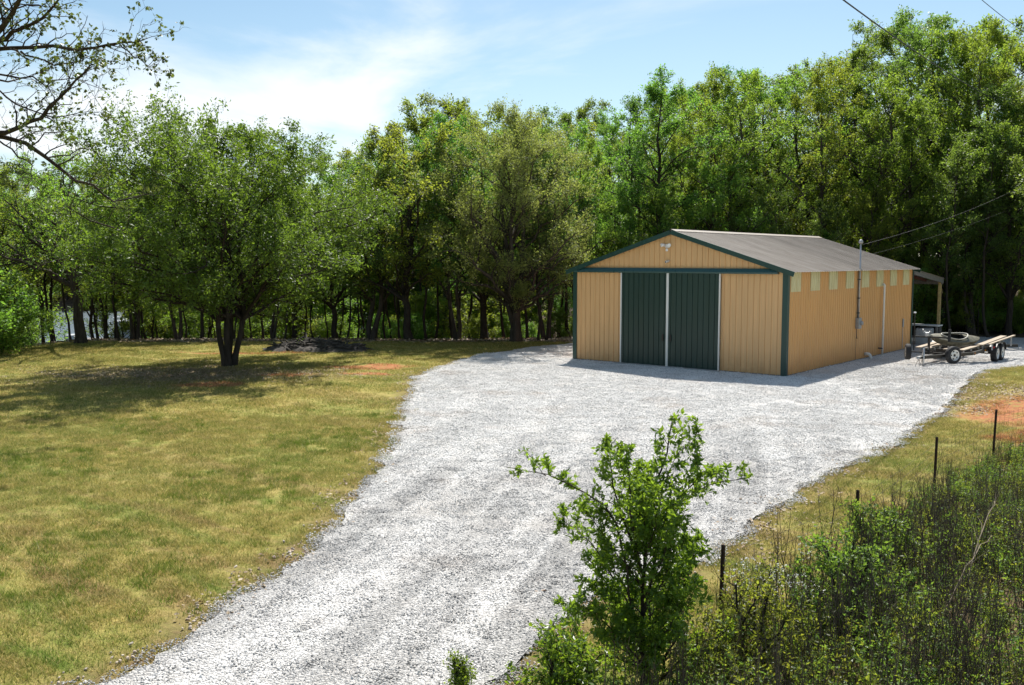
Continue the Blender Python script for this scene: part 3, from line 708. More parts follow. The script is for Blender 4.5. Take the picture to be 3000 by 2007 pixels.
# bunks: pairs of carpeted boards on brackets
for x0, y0, z0, x1, y1, z1, w_ in ((2.35, .86, .66, 4.4, .82, .72, .22), (2.5, .55, .64, 4.3, .55, .70, .20), (2.7, -.62, .62, 5.3, -.66, .66, .22), (4.4, -.85, .72, 7.35, -1.02, .90, .24), (4.5, -1.16, .76, 7.6, -1.36, .93, .10), (4.6, .45, .72, 7.2, .50, .84, .22), (4.6, .74, .70, 7.4, .86, .86, .20), (2.9, .0, .60, 4.9, -.05, .62, .2)):
    MB().bar((x0, y0, z0), (x1, y1, z1), w_, .04).build('bunk_board', 'carpet_board', TR)
    for f in (.12, .5, .88):
        xa, ya, za = x0 + (x1 - x0) * f, y0 + (y1 - y0) * f, z0 + (z1 - z0) * f
        MB().bar((xa, ya, .50), (xa, ya, za - .02), .05, .05, (1, 0, 0)).build('bunk_bracket', 'galvanised', TR)
MB().bar((7.22, -.95, .50), (7.45, -1.55, .52), .08, .12).build('tail_step', 'black_steel', TR)
for y in (-1.0, .82): MB().box(7.22, 7.26, y - .09, y + .09, .46, .54, .006).build('tail_light', 'red_lens', TR)
MB().box(3.1, 3.13, -1.02, -.975, .47, .53).build('side_marker', 'amber_lens', TR)
MB().box(4.6, 4.66, -1.02, -.975, .47, .53).build('side_marker', 'amber_lens', TR)

# kayak: lofted hull with open cockpit
def kayak():
    Lk, wk = 2.5, .74; st = np.linspace(-1, 1, 27); nr = 16
    def sect(t, f=1.0):
        wd = wk / 2 * (1 - abs(t) ** 2.6) ** .8 * f + .012
        keel = -.20 * (1 - abs(t) ** 3) + .10 * abs(t) ** 4
        deck = .09 + .09 * abs(t) ** 1.5 * (1 if t < 0 else .8)
        crown = .12 * (1 - abs(t) ** 1.4)
        return wd, keel, deck, crown
    V = []; Fq = []
    for t in st:                                       # hull outside
        wd, keel, deck, crown = sect(t)
        for k in range(nr + 1):
            a = math.pi * k / nr; s = -math.cos(a)
            V.append((t * Lk / 2, wd * math.copysign(abs(s) ** .8, s), deck + (keel - deck) * math.sin(a) ** .75))
    for i in range(len(st) - 1):
        for k in range(nr):
            q = i * (nr + 1) + k; Fq.append((q, q + 1, q + nr + 2, q + nr + 1))
    base = empty('kayak', (0, 0, 0)); me = mesh_np('hull', V, Fq, M['kayak_plastic'], None, True)
    hull = ob('hull', me, base)
    dv, dfq = [], []; nd = 10; c0, c1 = -.55, .42      # deck with a cockpit hole between c0 and c1
    for t in st:
        wd, keel, deck, crown = sect(t)
        for k in range(nd + 1):
            s = -1 + 2 * k / nd; dv.append((t * Lk / 2, wd * s, deck + crown * (1 - s * s)))
    for i in range(len(st) - 1):
        for k in range(nd):
            tm = (st[i] + st[i + 1]) / 2; sm = -1 + 2 * (k + .5) / nd
            if ((tm - (c0 + c1) / 2) / ((c1 - c0) / 2)) ** 2 + (sm / .72) ** 2 < 1: continue
            q = i * (nd + 1) + k; dfq.append((q, q + 1, q + nd + 2, q + nd + 1))
    ob('deck', mesh_np('deck', dv, dfq, M['kayak_plastic'], None, True), hull)
    rim = []
    for k in range(33):
        a = 2 * math.pi * k / 32; t = (c0 + c1) / 2 + (c1 - c0) / 2 * 1.04 * math.cos(a); s = .76 * math.sin(a)
        wd, keel, deck, crown = sect(t); rim.append((t * Lk / 2, wd * s, deck + crown * (1 - s * s) + .03 + .06 * max(0, math.cos(a)) ** 2))
    MB().tube(rim, .024, 6, False).build('cockpit_rim', 'kayak_rim', hull, True)
    inn = []; inf = []
    for t in np.linspace(c0 - .1, c1 + .1, 9):
        wd, keel, deck, crown = sect(t, .9)
        for k in range(9):
            a = math.pi * k / 8; inn.append((t * Lk / 2, -wd * math.cos(a), deck - .01 + (keel + .02 - deck) * math.sin(a)))
    for i in range(8):
        for k in range(8): q = i * 9 + k; inf.append((q, q + 1, q + 10, q + 9))
    ob('cockpit_lining', mesh_np('lining', inn, inf, M['dark_inside'], None, True), hull)
    st_ = MB().box(.05, .40, -.20, .20, -.10, -.06, .01); st_.box(.40, .45, -.19, .19, -.10, .20, .01); st_.build('seat', 'dark_inside', hull)
    for t in (-.95, .95):
        MB().tube([(t * Lk / 2, -.03, .17), (t * Lk / 2 * 1.03, 0, .21), (t * Lk / 2, .03, .17)], .008, 5).build('carry_handle', 'cable', hull)
    return base
ky = kayak(); setprops(ky, 'drab olive camouflage kayak lying across the boat trailer', 'kayak')
ta = math.atan2(.76, .65); kx, kyy = 4.15, .05
ky.location = (14.987 + math.cos(ta) * kx - math.sin(ta) * kyy, 34.053 + math.sin(ta) * kx + math.cos(ta) * kyy, .91)
ky.rotation_euler = (.38, .05, ta - .52)

# ------------------------------------------------------------------ plants: skeleton -> bark tubes + leaves
def nrm(v): return v / (np.linalg.norm(v, axis=-1, keepdims=True) + 1e-9)
def curve(A, B, n, rg, wob=.06, bow=0.0):
    """batch of wandering curves from A to B: (m,n,3); bow > 0 leaves steeply and levels out"""
    m = len(A); t = np.linspace(0, 1, n)[None, :, None]; D = (B - A)[:, None, :]; Ln = np.linalg.norm(B - A, axis=1)[:, None, None]
    P = A[:, None, :] + D * t
    w = rg.normal(0, 1, (m, n, 3)).cumsum(1); w -= w[:, :1]; w = w - t * w[:, -1:]
    P = P + w * wob * Ln / math.sqrt(n)
    P[:, :, 2] += (bow * Ln[:, :, 0] * np.sin(np.pi * t[:, :, 0]))
    return P
def at(P, t):
    """points and tangents at fractions t (m,k) along curves P (m,n,3)"""
    m, n, _ = P.shape; s = np.clip(t, 0, .9999) * (n - 1); i = s.astype(int); f = (s - i)[..., None]; r = np.arange(m)[:, None]
    return P[r, i] * (1 - f) + P[r, i + 1] * f, nrm(P[r, i + 1] - P[r, i])
def sprout(P, R, k, rg, t0, t1, ln, spread, upb, n, wob=.08, bow=.03, rfac=.55, rmin=.004, shrink=.45):
    """k children on each parent curve; ln (m,) parent-wise child length"""
    m = len(P); t = t0 + (t1 - t0) * (np.arange(k)[None] + rg.uniform(.0, 1, (m, k))) / k
    A, T = at(P, t); A = A.reshape(-1, 3); T = T.reshape(-1, 3)
    rd = nrm(rg.normal(0, 1, T.shape)); rd = nrm(rd - T * (rd * T).sum(1, keepdims=True))
    d = nrm(T * (1 - spread) + rd * spread + np.array([0, 0, upb]))
    ll = (np.asarray(ln)[:, None] * (1 - shrink * t) * rg.uniform(.6, 1.25, (m, k))).reshape(-1)
    C = curve(A, A + d * ll[:, None], n, rg, wob, bow)
    rn = R.shape[1]; ri = np.clip((t * (rn - 1)).astype(int), 0, rn - 1); r0 = np.maximum(R[np.arange(m)[:, None], ri].reshape(-1) * rfac, rmin)
    return C, r0[:, None] * np.linspace(1, .35, n)[None], ll
def tubes(P, R, sides):
    """batch tubes -> V, quads"""
    m, n, _ = P.shape; T = np.gradient(P, axis=1); T = nrm(T)
    ref = np.where(np.abs(T[:, :1, 2:3]) < .9, np.array([[[0, 0, 1.]]]), np.array([[[1., 0, 0]]]))
    ref = np.broadcast_to(ref, T.shape); X_ = nrm(ref - T * (ref * T).sum(-1, keepdims=True)); Y_ = np.cross(T, X_)
    a = np.arange(sides) * 2 * math.pi / sides
    V = P[:, :, None] + (X_[:, :, None] * np.cos(a)[None, None, :, None] + Y_[:, :, None] * np.sin(a)[None, None, :, None]) * R[:, :, None, None]
    idx = np.arange(m * n * sides).reshape(m, n, sides); nxt = np.roll(idx, -1, 2)
    Q = np.stack([idx[:, :-1], nxt[:, :-1], nxt[:, 1:], idx[:, 1:]], -1).reshape(-1, 4)
    return V.reshape(-1, 3), Q
def join(parts):
    Vs, Qs, o = [], [], 0
    for v, q in parts: Vs.append(v); Qs.append(q + o); o += len(v)
    return np.concatenate(Vs), np.concatenate(Qs)
def leaves(P, k, rg, size, jit, ratio=.5, droop=.0, flat=.9, t0=.1):
    """k leaf blades on each twig P; returns V, Q, lc"""
    m = len(P); A, T = at(P, t0 + (1 - t0) * rg.uniform(0, 1, (m, k))); A = A.reshape(-1, 3); T = T.reshape(-1, 3)
    n = len(A); A = A + rg.normal(0, jit, (n, 3))
    N = nrm(rg.normal(0, 1, (n, 3)) + np.array([0, 0, flat])); D = nrm(T * .7 + rg.normal(0, .8, (n, 3)) - np.array([0, 0, droop]))
    D = nrm(D - N * (D * N).sum(1, keepdims=True)); B = np.cross(N, D)
    s = size * rg.uniform(.42, 1.45, n)[:, None]
    V = np.stack([A, A + D * s * .45 + B * s * ratio / 2 + N * s * .06, A + D * s, A + D * s * .45 - B * s * ratio / 2 + N * s * .06], 1).reshape(-1, 3)
    lc = np.repeat(np.clip(rg.normal(.5, .25, n) + np.repeat(rg.normal(0, .12, m), k), 0, 1), 4)
    return V, np.arange(4 * n).reshape(n, 4), lc
def grow(limbs, LR, ll, rg, nb, bl, nt, tl, nl, leaf, jit=.07, spread=.6, upb=.25, b0=.25, b1=1.0, sides=(7, 4, 3), ratio=.5, droop=.0, tspread=.65, twr=.0045, flat=.9, wob=.07):
    """limbs (m,n,3) -> bark parts and leaf arrays"""
    B, BR, bll = sprout(limbs, LR, nb, rg, b0, b1, ll * bl, spread, upb, 5, wob, .04, .5, .008)
    Tw, TR_, tll = sprout(B, BR, nt, rg, .2, 1.0, bll * tl + .12, tspread, upb * .6, 3, wob, .03, .5, twr, .35)
    tips = at(B, np.full((len(B), 1), .8))[0]
    parts = [tubes(limbs, LR, sides[0]), tubes(B, BR, sides[1]), tubes(Tw, TR_, sides[2])]
    LV = leaves(Tw, nl, rg, leaf, jit, ratio, droop, flat)
    return parts, LV
def crown_tree(seed, Ht, cb, R, nl=20, nb=8, nt=6, nlf=16, leaf=.12, stems=1, tr=.16, profile='round', low=.0, upb=.3, bl=.40, tl=.42, fork=.0, squash=1.0, lobes=.22, ratio=.5, jit=.10, droop=.1, sway=.04, flat=.9, sides=(7, 4, 3), twr=.006, wob=.07, sspread=.42):
    """tree of height Ht, crown from cb to Ht, radius R. Returns (bark V,Q), (leaf V,Q,lc)"""
    rg = np.random.default_rng(seed); bark_parts = []
    base = np.zeros((stems, 3)); top = np.zeros((stems, 3)); az0 = rg.uniform(0, 6.28)
    for s in range(stems):
        a = az0 + 2 * math.pi * s / stems + rg.uniform(-.4, .4)
        base[s] = (math.cos(a) * tr * .8 * (stems > 1), math.sin(a) * tr * .8 * (stems > 1), -.3)
        sp = R * (sspread if stems > 1 else sway * 2)
        top[s] = (math.cos(a) * sp, math.sin(a) * sp, Ht * rg.uniform(.86, .97))
    ST = curve(base, top, 12, rg, sway, 0.0)
    f = np.linspace(0, 1, 12)
    SR = np.repeat((tr * (1 - f) ** .8 + .012 + tr * .55 * np.exp(-f * 26))[None], stems, 0) * (1.0 if stems == 1 else .72)
    bark_parts.append(tubes(ST, SR, 9))
    # limbs towards points on an uneven envelope
    k = np.arange(nl); az = k * 2.39996 + rg.uniform(-.5, .5, nl) + az0; tt = (k + rg.uniform(0, 1, nl)) / nl
    ph = rg.uniform(0, 6.28, 3)
    if profile == 'round': rr = np.sin(np.pi * np.clip(.10 + .86 * tt, 0, 1)) ** .55
    elif profile == 'spread': rr = np.clip(1.0 - tt ** 2.2, .1, 1) ** .6 * np.clip(.62 + tt * 1.4, 0, 1)
    elif profile == 'tall': rr = np.clip(1.02 - tt ** 3.0, .16, 1) ** .7 * np.clip(.5 + tt * 1.2, 0, 1)
    else: rr = np.clip(1.0 - .85 * tt, .08, 1)
    rr = R * rr * (1 + lobes * np.sin(2 * az + ph[0]) * .5 + lobes * np.sin(3 * az + ph[1] + 5 * tt)) * rg.uniform(.78, 1.08, nl)
    zt = cb + (Ht - cb) * tt * (1 + .0 * az)
    tip = np.stack([np.cos(az) * rr, np.sin(az) * rr * squash, zt], 1)
    si = rg.integers(0, stems, nl)
    drop = rr * rg.uniform(.45, .95, nl) + .2 + low * 0
    zs = np.clip(zt - drop, cb * .62, Ht * .85); fs = np.clip((zs + .3) / (top[si, 2] + .3), 0.02, .93)
    st = np.array([at(ST[s:s + 1], np.array([[q]]))[0][0, 0] for s, q in zip(si, fs)])
    LB = curve(st, tip, 8, rg, wob * 1.2, .06); ln = np.linalg.norm(tip - st, axis=1)
    r0 = np.clip(tr * (1 - fs) ** .8 * .62, .018, .3) * (1 if stems == 1 else .8)
    LR = r0[:, None] * np.linspace(1, .22, 8)[None]
    # the leaders carry foliage too
    LB = np.concatenate([LB, ST[:, 5:].repeat(1, 0)[:, np.linspace(0, 6, 8).astype(int)]]) if stems > 0 else LB
    LR = np.concatenate([LR, np.maximum(SR[:, 5:][:, np.linspace(0, 6, 8).astype(int)] * .98, .01)])
    ln = np.concatenate([ln, np.full(stems, R * 1.05)])
    p, LV = grow(LB, LR, np.clip(ln, R * .35, R * 1.1), rg, nb, bl, nt, tl, nlf, leaf, jit, .62, upb, sides=sides, ratio=ratio, droop=droop, twr=twr, flat=flat, wob=wob)
    return join(bark_parts + p), LV
def tree_obj(name, data, bmat, lmat):
    root = empty(name)
    (bv, bq), (lv, lq, lc) = data
    ob('trunk', mesh_np('trunk', bv, bq, M[bmat], None, True), root)
    ob('crown', mesh_np('crown', lv, lq, M[lmat], {'lc': lc}), root)
    return root
def plant_at(root, x, y, sc, rz, label, cat, group=None, first=[None], sz=None, dz=0.0):
    root.location = P3(x, y, dz); root.rotation_euler = (0, 0, rz); root.scale = (sc, sc, sz or sc)
    return setprops(root, label, cat, group)

# --- the lawn tree
lt_ = tree_obj('lawn_tree', crown_tree(11, 8.9, 2.9, 5.5, 64, 12, 7, 26, .122, 4, .155, 'round', squash=1.5, upb=.22, bl=.38, sspread=.22, lobes=.26, ratio=.42, jit=.085, droop=.25, twr=.006), 'bark_dark', 'leaf_lawn')
plant_at(lt_, *LAWN_TREE, 1.0, -.36, 'broad leafy tree with several stems standing alone on the lawn', 'tree')

# --- wood behind: kinds of tree, each built once, then copied
KINDS = {}
def kind(key, name, data, b, l, h): KINDS[key] = [tree_obj(name, data, b, l), h, False]
kind('ovalA', 'hardwood_tree', crown_tree(21, 12, 3.4, 3.9, 24, 8, 6, 19, .135, 1, .19, 'round', lobes=.25), 'bark_dark', 'leaf_mid', 12)
kind('ovalB', 'hardwood_tree', crown_tree(22, 12, 3.0, 3.6, 24, 8, 6, 19, .135, 2, .20, 'round', lobes=.25), 'bark_mid', 'leaf_deep', 12)
kind('tallA', 'tall_hardwood', crown_tree(31, 18, 5.0, 4.1, 27, 8, 6, 20, .145, 1, .21, 'tall', lobes=.5), 'bark_dark', 'leaf_mid', 18)
kind('tallB', 'tall_hardwood', crown_tree(32, 18, 4.5, 4.6, 26, 8, 6, 20, .145, 1, .23, 'round', lobes=.5), 'bark_mid', 'leaf_yellow', 18)
kind('tallC', 'tall_hardwood', crown_tree(33, 18, 5.5, 3.8, 25, 8, 6, 20, .145, 2, .22, 'round', lobes=.5), 'bark_dark', 'leaf_deep', 18)
kind('spreadA', 'oak_tree', crown_tree(41, 16, 6.0, 5.0, 22, 8, 6, 17, .145, 1, .26, 'spread', lobes=.35, upb=.2), 'bark_dark', 'leaf_yellow', 16)
kind('saplA', 'understory_tree', crown_tree(51, 5, .9, 1.7, 13, 6, 5, 15, .12, 1, .05, 'round', lobes=.4, upb=.1, flat=1.6, twr=.004), 'bark_dark', 'leaf_yellow', 5)
kind('saplB', 'understory_tree', crown_tree(52, 5, .6, 1.9, 13, 6, 5, 15, .12, 2, .05, 'spread', lobes=.4, upb=.1, flat=1.6, twr=.004), 'bark_dark', 'leaf_mid', 5)
kind('pole', 'slender_tree', crown_tree(61, 13, 6.5, 2.0, 14, 6, 5, 13, .14, 1, .10, 'tall', lobes=.3), 'bark_dark', 'leaf_mid', 13)
kind('pole2', 'slender_tree', crown_tree(62, 13, 5.5, 2.2, 14, 6, 5, 13, .14, 1, .085, 'tall', lobes=.3, sway=.045), 'bark_dark', 'leaf_deep', 13)
kind('bush', 'woodland_shrub', crown_tree(71, 2.2, .1, 1.5, 13, 6, 5, 16, .10, 3, .03, 'round', lobes=.4, flat=1.4, twr=.004), 'bark_dark', 'leaf_mid', 2.2)
def put(key, x, y, height, rz, label, cat, group, wide=1.0):
    k = KINDS[key]
    if k[2]: r = copy_tree(k[0])
    else: r = k[0]; k[2] = True
    s = height / k[1]; r.location = P3(x, y); r.rotation_euler = (0, 0, rz); r.scale = (s * wide, s * wide, s)
    return setprops(r, label, cat, group)
SKY = np.array([(-700, 420), (-200, 400), (0, 440), (120, 480), (230, 490), (330, 505), (440, 510), (700, 500), (940, 510), (1010, 440), (1060, 405), (1120, 375), (1200, 360), (1250, 300), (1310, 280), (1390, 300), (1440, 350), (1520, 335), (1600, 330), (1650, 310), (1720, 285), (1800, 320), (1870, 260), (1935, 210), (1990, 260), (2060, 200),
    (2120, 175), (2200, 205), (2290, 185), (2400, 165), (2490, 135), (2540, 65), (2640, 35), (2710, 60), (2760, 85), (2860, 50), (2930, 65), (2970, 110), (3000, 95), (3300, 60), (3900, 120)])
def top_h(px, y, drop=0):
    """height for a tree at photo column px and distance y whose tip reaches the skyline (less drop pixels)"""
    sy = np.interp(px, SKY[:, 0], SKY[:, 1]) + drop; x = (px - 1500) / F_PX * y
    return float(up(px, sy, Y=y)[2] - H(x, y)), x
R_ = random.Random(5)
def where(px):
    return 'by the lake' if px < 450 else 'behind the broad lawn tree' if px < 950 else 'between the lawn tree and the shed' if px < 1750 else 'rising behind the shed roof' if px < 2650 else 'behind the parked trailer'
LBL = {'ovalA': 'round-crowned leafy green tree', 'ovalB': 'dark green leafy tree', 'tallA': 'tall mid green hardwood', 'tallB': 'tall yellow-green hardwood',
       'tallC': 'tall dark green hardwood', 'spreadA': 'spreading yellow-green oak with bare inner limbs', 'saplA': 'small yellow-green understory tree', 'saplB': 'small bushy understory tree', 'pole': 'slender dark-barked tree', 'pole2': 'slender crooked tree', 'bush': 'low leafy shrub'}
def wood_tree(key, px, y, drop=0, wide=1.0, hfix=None, label=None, group=None):
    h, x = top_h(px, y, drop)
    if hfix: h = hfix
    elif not key.startswith(('pole', 'sap')): wide *= R_.uniform(.82, 1.22)
    lab = label or LBL[key] + (' in the wood ' if y < 64 or key == 'bush' else ' deep in the wood ') + where(px)
    return put(key, x, y, h, R_.uniform(0, 6.28), lab, 'shrub' if key == 'bush' else 'tree', group or lab, wide)
# front edge, left of the shed
for key, px, y, drop, wide in (('ovalA', 1200, 48.5, 5, 1.05), ('ovalB', 1085, 50.0, 15, .95), ('ovalA', 985, 52, 10, .9), ('ovalB', 1340, 50, 55, .9), ('ovalA', 1420, 51, 60, .9), ('ovalB', 1600, 51, 150, .85), ('ovalA', 1690, 53, 130, .8),
        ('ovalB', 520, 49.5, 60, .9), ('ovalA', 588, 50, 60, .9), ('ovalB', 795, 50.5, 60, .9), ('ovalA', 860, 52, 40, .9), ('ovalA', 705, 52, 60, .9), ('ovalB', 393, 50, 40, .8), ('pole', 313, 51, 40, 1.2), ('pole2', 165, 52, 40, 1.3), ('tallC', 40, 50, 60, .9), ('ovalA', -60, 46, 30, 1.0), ('tallB', 440, 58, 30, .8)):
    wood_tree(key, px, y, drop, wide)
# second and third ranks
for key, px, y, drop in (('tallA', 1255, 78, 0), ('tallC', 1310, 84, -10), ('tallB', 1385, 80, 10), ('tallA', 1460, 77, 20), ('tallB', 1540, 82, 20), ('tallC', 1640, 76, 0), ('tallC', 1725, 80, 0), ('tallA', 1790, 66, 15), ('tallB', 1150, 82, 20), ('tallA', 1040, 78, 15), ('tallB', 930, 80, 20), ('tallC', 830, 84, 20), ('tallA', 720, 78, 20), ('tallB', 610, 82, 20), ('tallC', 510, 76, 0), ('tallA', 400, 53.5, 20), ('tallB', 260, 54, 30), ('tallC', 120, 53, 10), ('tallA', 20, 60, 20), ('tallB', -90, 58, 10), ('tallB', 1580, 88, 15), ('tallC', 650, 90, 10)):
    wood_tree(key, px, y, drop)
# the high wood behind and right of the shed
for key, px, y, drop, wide in (('tallC', 1865, 60, 5, 1), ('tallA', 1935, 57, 0, 1), ('tallB', 2010, 59, 45, 1), ('tallA', 2070, 63, 0, 1), ('tallB', 2130, 58, 30, 1), ('tallC', 2160, 68, 0, 1), ('spreadA', 2240, 62, 5, 1.1), ('tallB', 2330, 66, 5, 1), ('tallB', 2400, 57, 15, 1.05), ('tallA', 2450, 66, 5, 1), ('tallC', 2540, 62, 0, 1), ('tallC', 2630, 66, 0, 1.05), ('tallC', 2700, 60, 5, 1), ('tallB', 2560, 55, 160, 1), ('tallA', 2650, 54, 230, 1), ('spreadA', 2780, 58, 0, 1.05), ('tallB', 2860, 56, 0, 1), ('tallB', 2930, 62, 0, 1), ('tallA', 2990, 57, 10, 1), ('tallC', 3080, 60, 10, 1), ('tallA', 3190, 57, 40, 1), ('tallB', 3300, 62, 0, 1),
        ('ovalB', 2250, 55, 330, .9), ('ovalA', 2090, 56, 290, .85), ('ovalA', 1920, 55, 330, .85), ('ovalB', 2420, 54, 420, .9), ('ovalA', 2540, 53, 480, .9), ('ovalB', 2850, 51, 330, .95), ('ovalA', 2960, 50, 280, .95), ('tallC', 2905, 53, 170, .9), ('ovalB', 3060, 50, 200, 1), ('ovalA', 2760, 52, 400, .85), ('tallA', 2500, 70, 20, 1), ('tallB', 2760, 70, 10, 1), ('tallC', 2300, 74, 20, 1), ('tallA', 2880, 70, 10, 1), ('tallB', 1990, 74, 20, 1), ('tallA', 2200, 80, 25, 1), ('tallC', 2040, 82, 25, 1), ('tallB', 2640, 78, 15, 1), ('ovalB', 3140, 47, 260, .95), ('ovalA', 1800, 56, 240, .8)):
    wood_tree(key, px, y, drop, wide)
# slender trunks along the edge and inside
used = []
for px in (30, 90, 172, 290, 335, 355, 460, 540, 620, 680, 740, 770, 830, 865, 890, 920, 957, 1010, 1040, 1070, 1130, 1150, 1172, 1250, 1268, 1345, 1375, 1455, 1480, 1545, 1575, 1597, 1643, 1670, 2850, 2905, 2935, 2985, 2800, 2780, 3030):
    y = R_.uniform(48.2, 58) if px < 2000 else R_.uniform(49, 55)
    wood_tree(R_.choice(('pole', 'pole2')), px, y, R_.uniform(70, 190) if px < 2000 else R_.uniform(250, 420))
for i in range(34):
    px = R_.uniform(430, 1800); wood_tree(R_.choice(('pole', 'pole2')), px, R_.uniform(56, 76), R_.uniform(50, 150))
for px in (140, 205, 285, 300, 345, 372, 410, 425): wood_tree(R_.choice(('pole', 'pole2')), px, R_.uniform(49, 54), R_.uniform(20, 90))
for px in (300, 360, 415, 440): wood_tree('saplA', px, R_.uniform(52, 57), hfix=R_.uniform(3.2, 5.0))
# understory: small trees and shrubs
for i in range(58):
    px = R_.uniform(430, 1780) if i < 44 else R_.uniform(-120, 70)
    y = R_.uniform(56.0, 76); wood_tree(R_.choice(('saplA', 'saplB', 'saplA')), px, y, hfix=R_.uniform(2.6, 5.5) + max(0, -float(H((px - 1500) / F_PX * y, y))) * .55)
for i in range(26):
    px = R_.uniform(1760, 2640); wood_tree(R_.choice(('saplA', 'saplB')), px, R_.uniform(54, 60), hfix=R_.uniform(3.5, 6.5))
for i in range(24):
    px = R_.uniform(2660, 3080); wood_tree(R_.choice(('saplA', 'saplB')), px, R_.uniform(51, 60), hfix=R_.uniform(2.6, 5.5))
for i in range(44):
    px = R_.choice((R_.uniform(430, 1780), R_.uniform(430, 1780), R_.uniform(2640, 3080))); y = R_.uniform(52.5, 68) if px < 2000 else R_.uniform(52, 58)
    wood_tree('bush', px, y, hfix=R_.uniform(1.0, 2.4))

# --- trees with a look of their own
ol = tree_obj('olive_tree', crown_tree(81, 13.2, 2.8, 5.2, 46, 11, 7, 24, .112, 3, .26, 'round', upb=.45, bl=.40, sspread=.16, lobes=.18, ratio=.45, jit=.12, droop=.1, twr=.006), 'bark_mid', 'leaf_olive')
h_, x_ = top_h(1512, 47.3, 0); ol.location = P3(x_, 47.3); ol.scale = (h_ / 13.2,) * 3
setprops(ol, 'many-stemmed tree with sparse pale olive leaves in front of the wood beside the shed', 'tree')
lf = tree_obj('bare_limbed_tree', crown_tree(83, 9.0, 4.4, 5.6, 24, 9, 7, 11, .11, 1, .26, 'spread', upb=.12, bl=.42, lobes=.3, jit=.12, twr=.006), 'bark_mid', 'leaf_yellow')
lf.location = P3(-21.2, 45.8); lf.rotation_euler = (0, 0, 2.0)
setprops(lf, 'grey-barked tree with long bare spreading limbs on the crest of the lawn', 'tree')
for px, y, sc in ((-10, 41, 1.25), (-90, 39, 1.4), (45, 44, .85)):
    x = (px - 1500) / F_PX * y; put('bush', x, y, 2.6 * sc, R_.uniform(0, 6), 'big pale green bush at the low end of the lawn', 'shrub', 'bushes at the low end of the lawn')

# --- limbs reaching in over the lawn from a tree that stands outside the frame
def overhang():
    rg = np.random.default_rng(91); Yt = 22.0; tx = -15.2
    root = empty('overhanging_tree', P3(tx, Yt)); z0 = float(H(tx, Yt)); O = np.array([tx, Yt, z0])
    trunk = [np.array([0, 0, -.3]), np.array([.1, 0, 2.2]), np.array([0, .1, 4.6]), np.array([.25, 0, 7.2]), np.array([.1, .2, 9.8]), np.array([.4, 0, 12.6])]
    limbs = [ # photo polylines and start radius, distance shift along the limb
        ([(0, 395), (60, 370), (110, 350), (150, 310), (195, 270), (230, 225), (268, 188)], .085, -.5, 3),
        ([(-40, 395), (60, 412), (130, 462), (200, 510), (270, 545), (310, 580), (365, 594), (432, 568)], .080, .8, 3),
        ([(-60, 135), (0, 147), (75, 140), (150, 142), (230, 140), (300, 140), (335, 122), (392, 128), (432, 112)], .075, 0, 4),
        ([(300, 140), (340, 128), (385, 160), (430, 186), (462, 206)], .028, 0, 4),
        ([(-60, 140), (0, 120), (60, 88), (130, 48), (172, -4), (200, -60)], .085, -.6, 4),
        ([(-50, 130), (0, 85), (42, 40), (60, 0), (90, -70)], .12, -1.0, 4),
        ([(-30, 222), (30, 226), (90, 228), (140, 246), (178, 240), (225, 235), (300, 262)], .038, .5, 3),
        ([(60, 150), (110, 178), (170, 182), (235, 180), (262, 172), (310, 190)], .030, .3, 4),
        ([(0, 400), (40, 455), (95, 480), (92, 520), (75, 550)], .035, -.8, 3),
        ([(-20, 250), (40, 300), (95, 330), (170, 345), (230, 325), (290, 330)], .035, .4, 3)]
    parts = []; LP = []; LRr = []; lens = []
    tp = np.array(trunk)[None]; parts.append(tubes(tp, np.array([[.42, .30, .26, .21, .15, .05]]), 10))
    for pl, r, dy, ti in limbs:
        n = len(pl); Yl = Yt + dy * np.linspace(0, 1, n) * 2
        w = np.array([up(px, py, Y=y) for (px, py), y in zip(pl, Yl)]) - O
        if pl[0][0] <= 0: w = np.vstack([trunk[ti][None] + 0 * w[:1], w])
        s = np.linspace(0, len(w) - 1, 12); i = np.clip(s.astype(int), 0, len(w) - 2); f = (s - i)[:, None]; q = w[i] * (1 - f) + w[i + 1] * f
        q[1:-1] += rg.normal(0, .03, (10, 3)); LP.append(q); LRr.append(r * .64 * np.linspace(1.25, .22, 12)); lens.append(np.linalg.norm(np.diff(q, axis=0), axis=1).sum())
    for k in range(12):                                  # the rest of the crown, on the far side of its trunk
        a = 1.2 + k * .42; t = trunk[3 + k % 3]; tip = t + np.array([math.cos(a) * rg.uniform(3.5, 5), math.sin(a) * rg.uniform(3.5, 5), rg.uniform(.5, 3)])
        LP.append(curve(t[None], tip[None], 12, rg, .07, .05)[0]); LRr.append(.08 * np.linspace(1.2, .2, 12)); lens.append(4.5)
    LP, LRr, lens = np.array(LP), np.array(LRr), np.array(lens)
    B, BR, bl = sprout(LP, LRr, 16, rg, .22, 1.0, np.clip(lens * .22, .5, 1.15), .55, .22, 6, .13, .05, .42, .007, .3)
    Tw, TwR, tl = sprout(B, BR, 5, rg, .25, 1.0, bl * .38, .6, .15, 4, .12, .03, .5, .0045, .3)
    parts += [tubes(LP, LRr, 8), tubes(B, BR, 4), tubes(Tw, TwR, 3)]
    keep = Tw[rg.uniform(0, 1, len(Tw)) < .6]
    lv = leaves(keep, 7, rg, .085, .035, .72, .55, .5, .62)
    bv, bq = join(parts)
    ob('trunk', mesh_np('trunk', bv, bq, M['bark_dark'], None, True), root); ob('crown', mesh_np('crown', lv[0], lv[1], M['leaf_overhang'], {'lc': lv[2]}), root)
    setprops(root, 'tree with crooked, thinly leaved dark limbs reaching over the lawn against the sky', 'tree')
overhang()

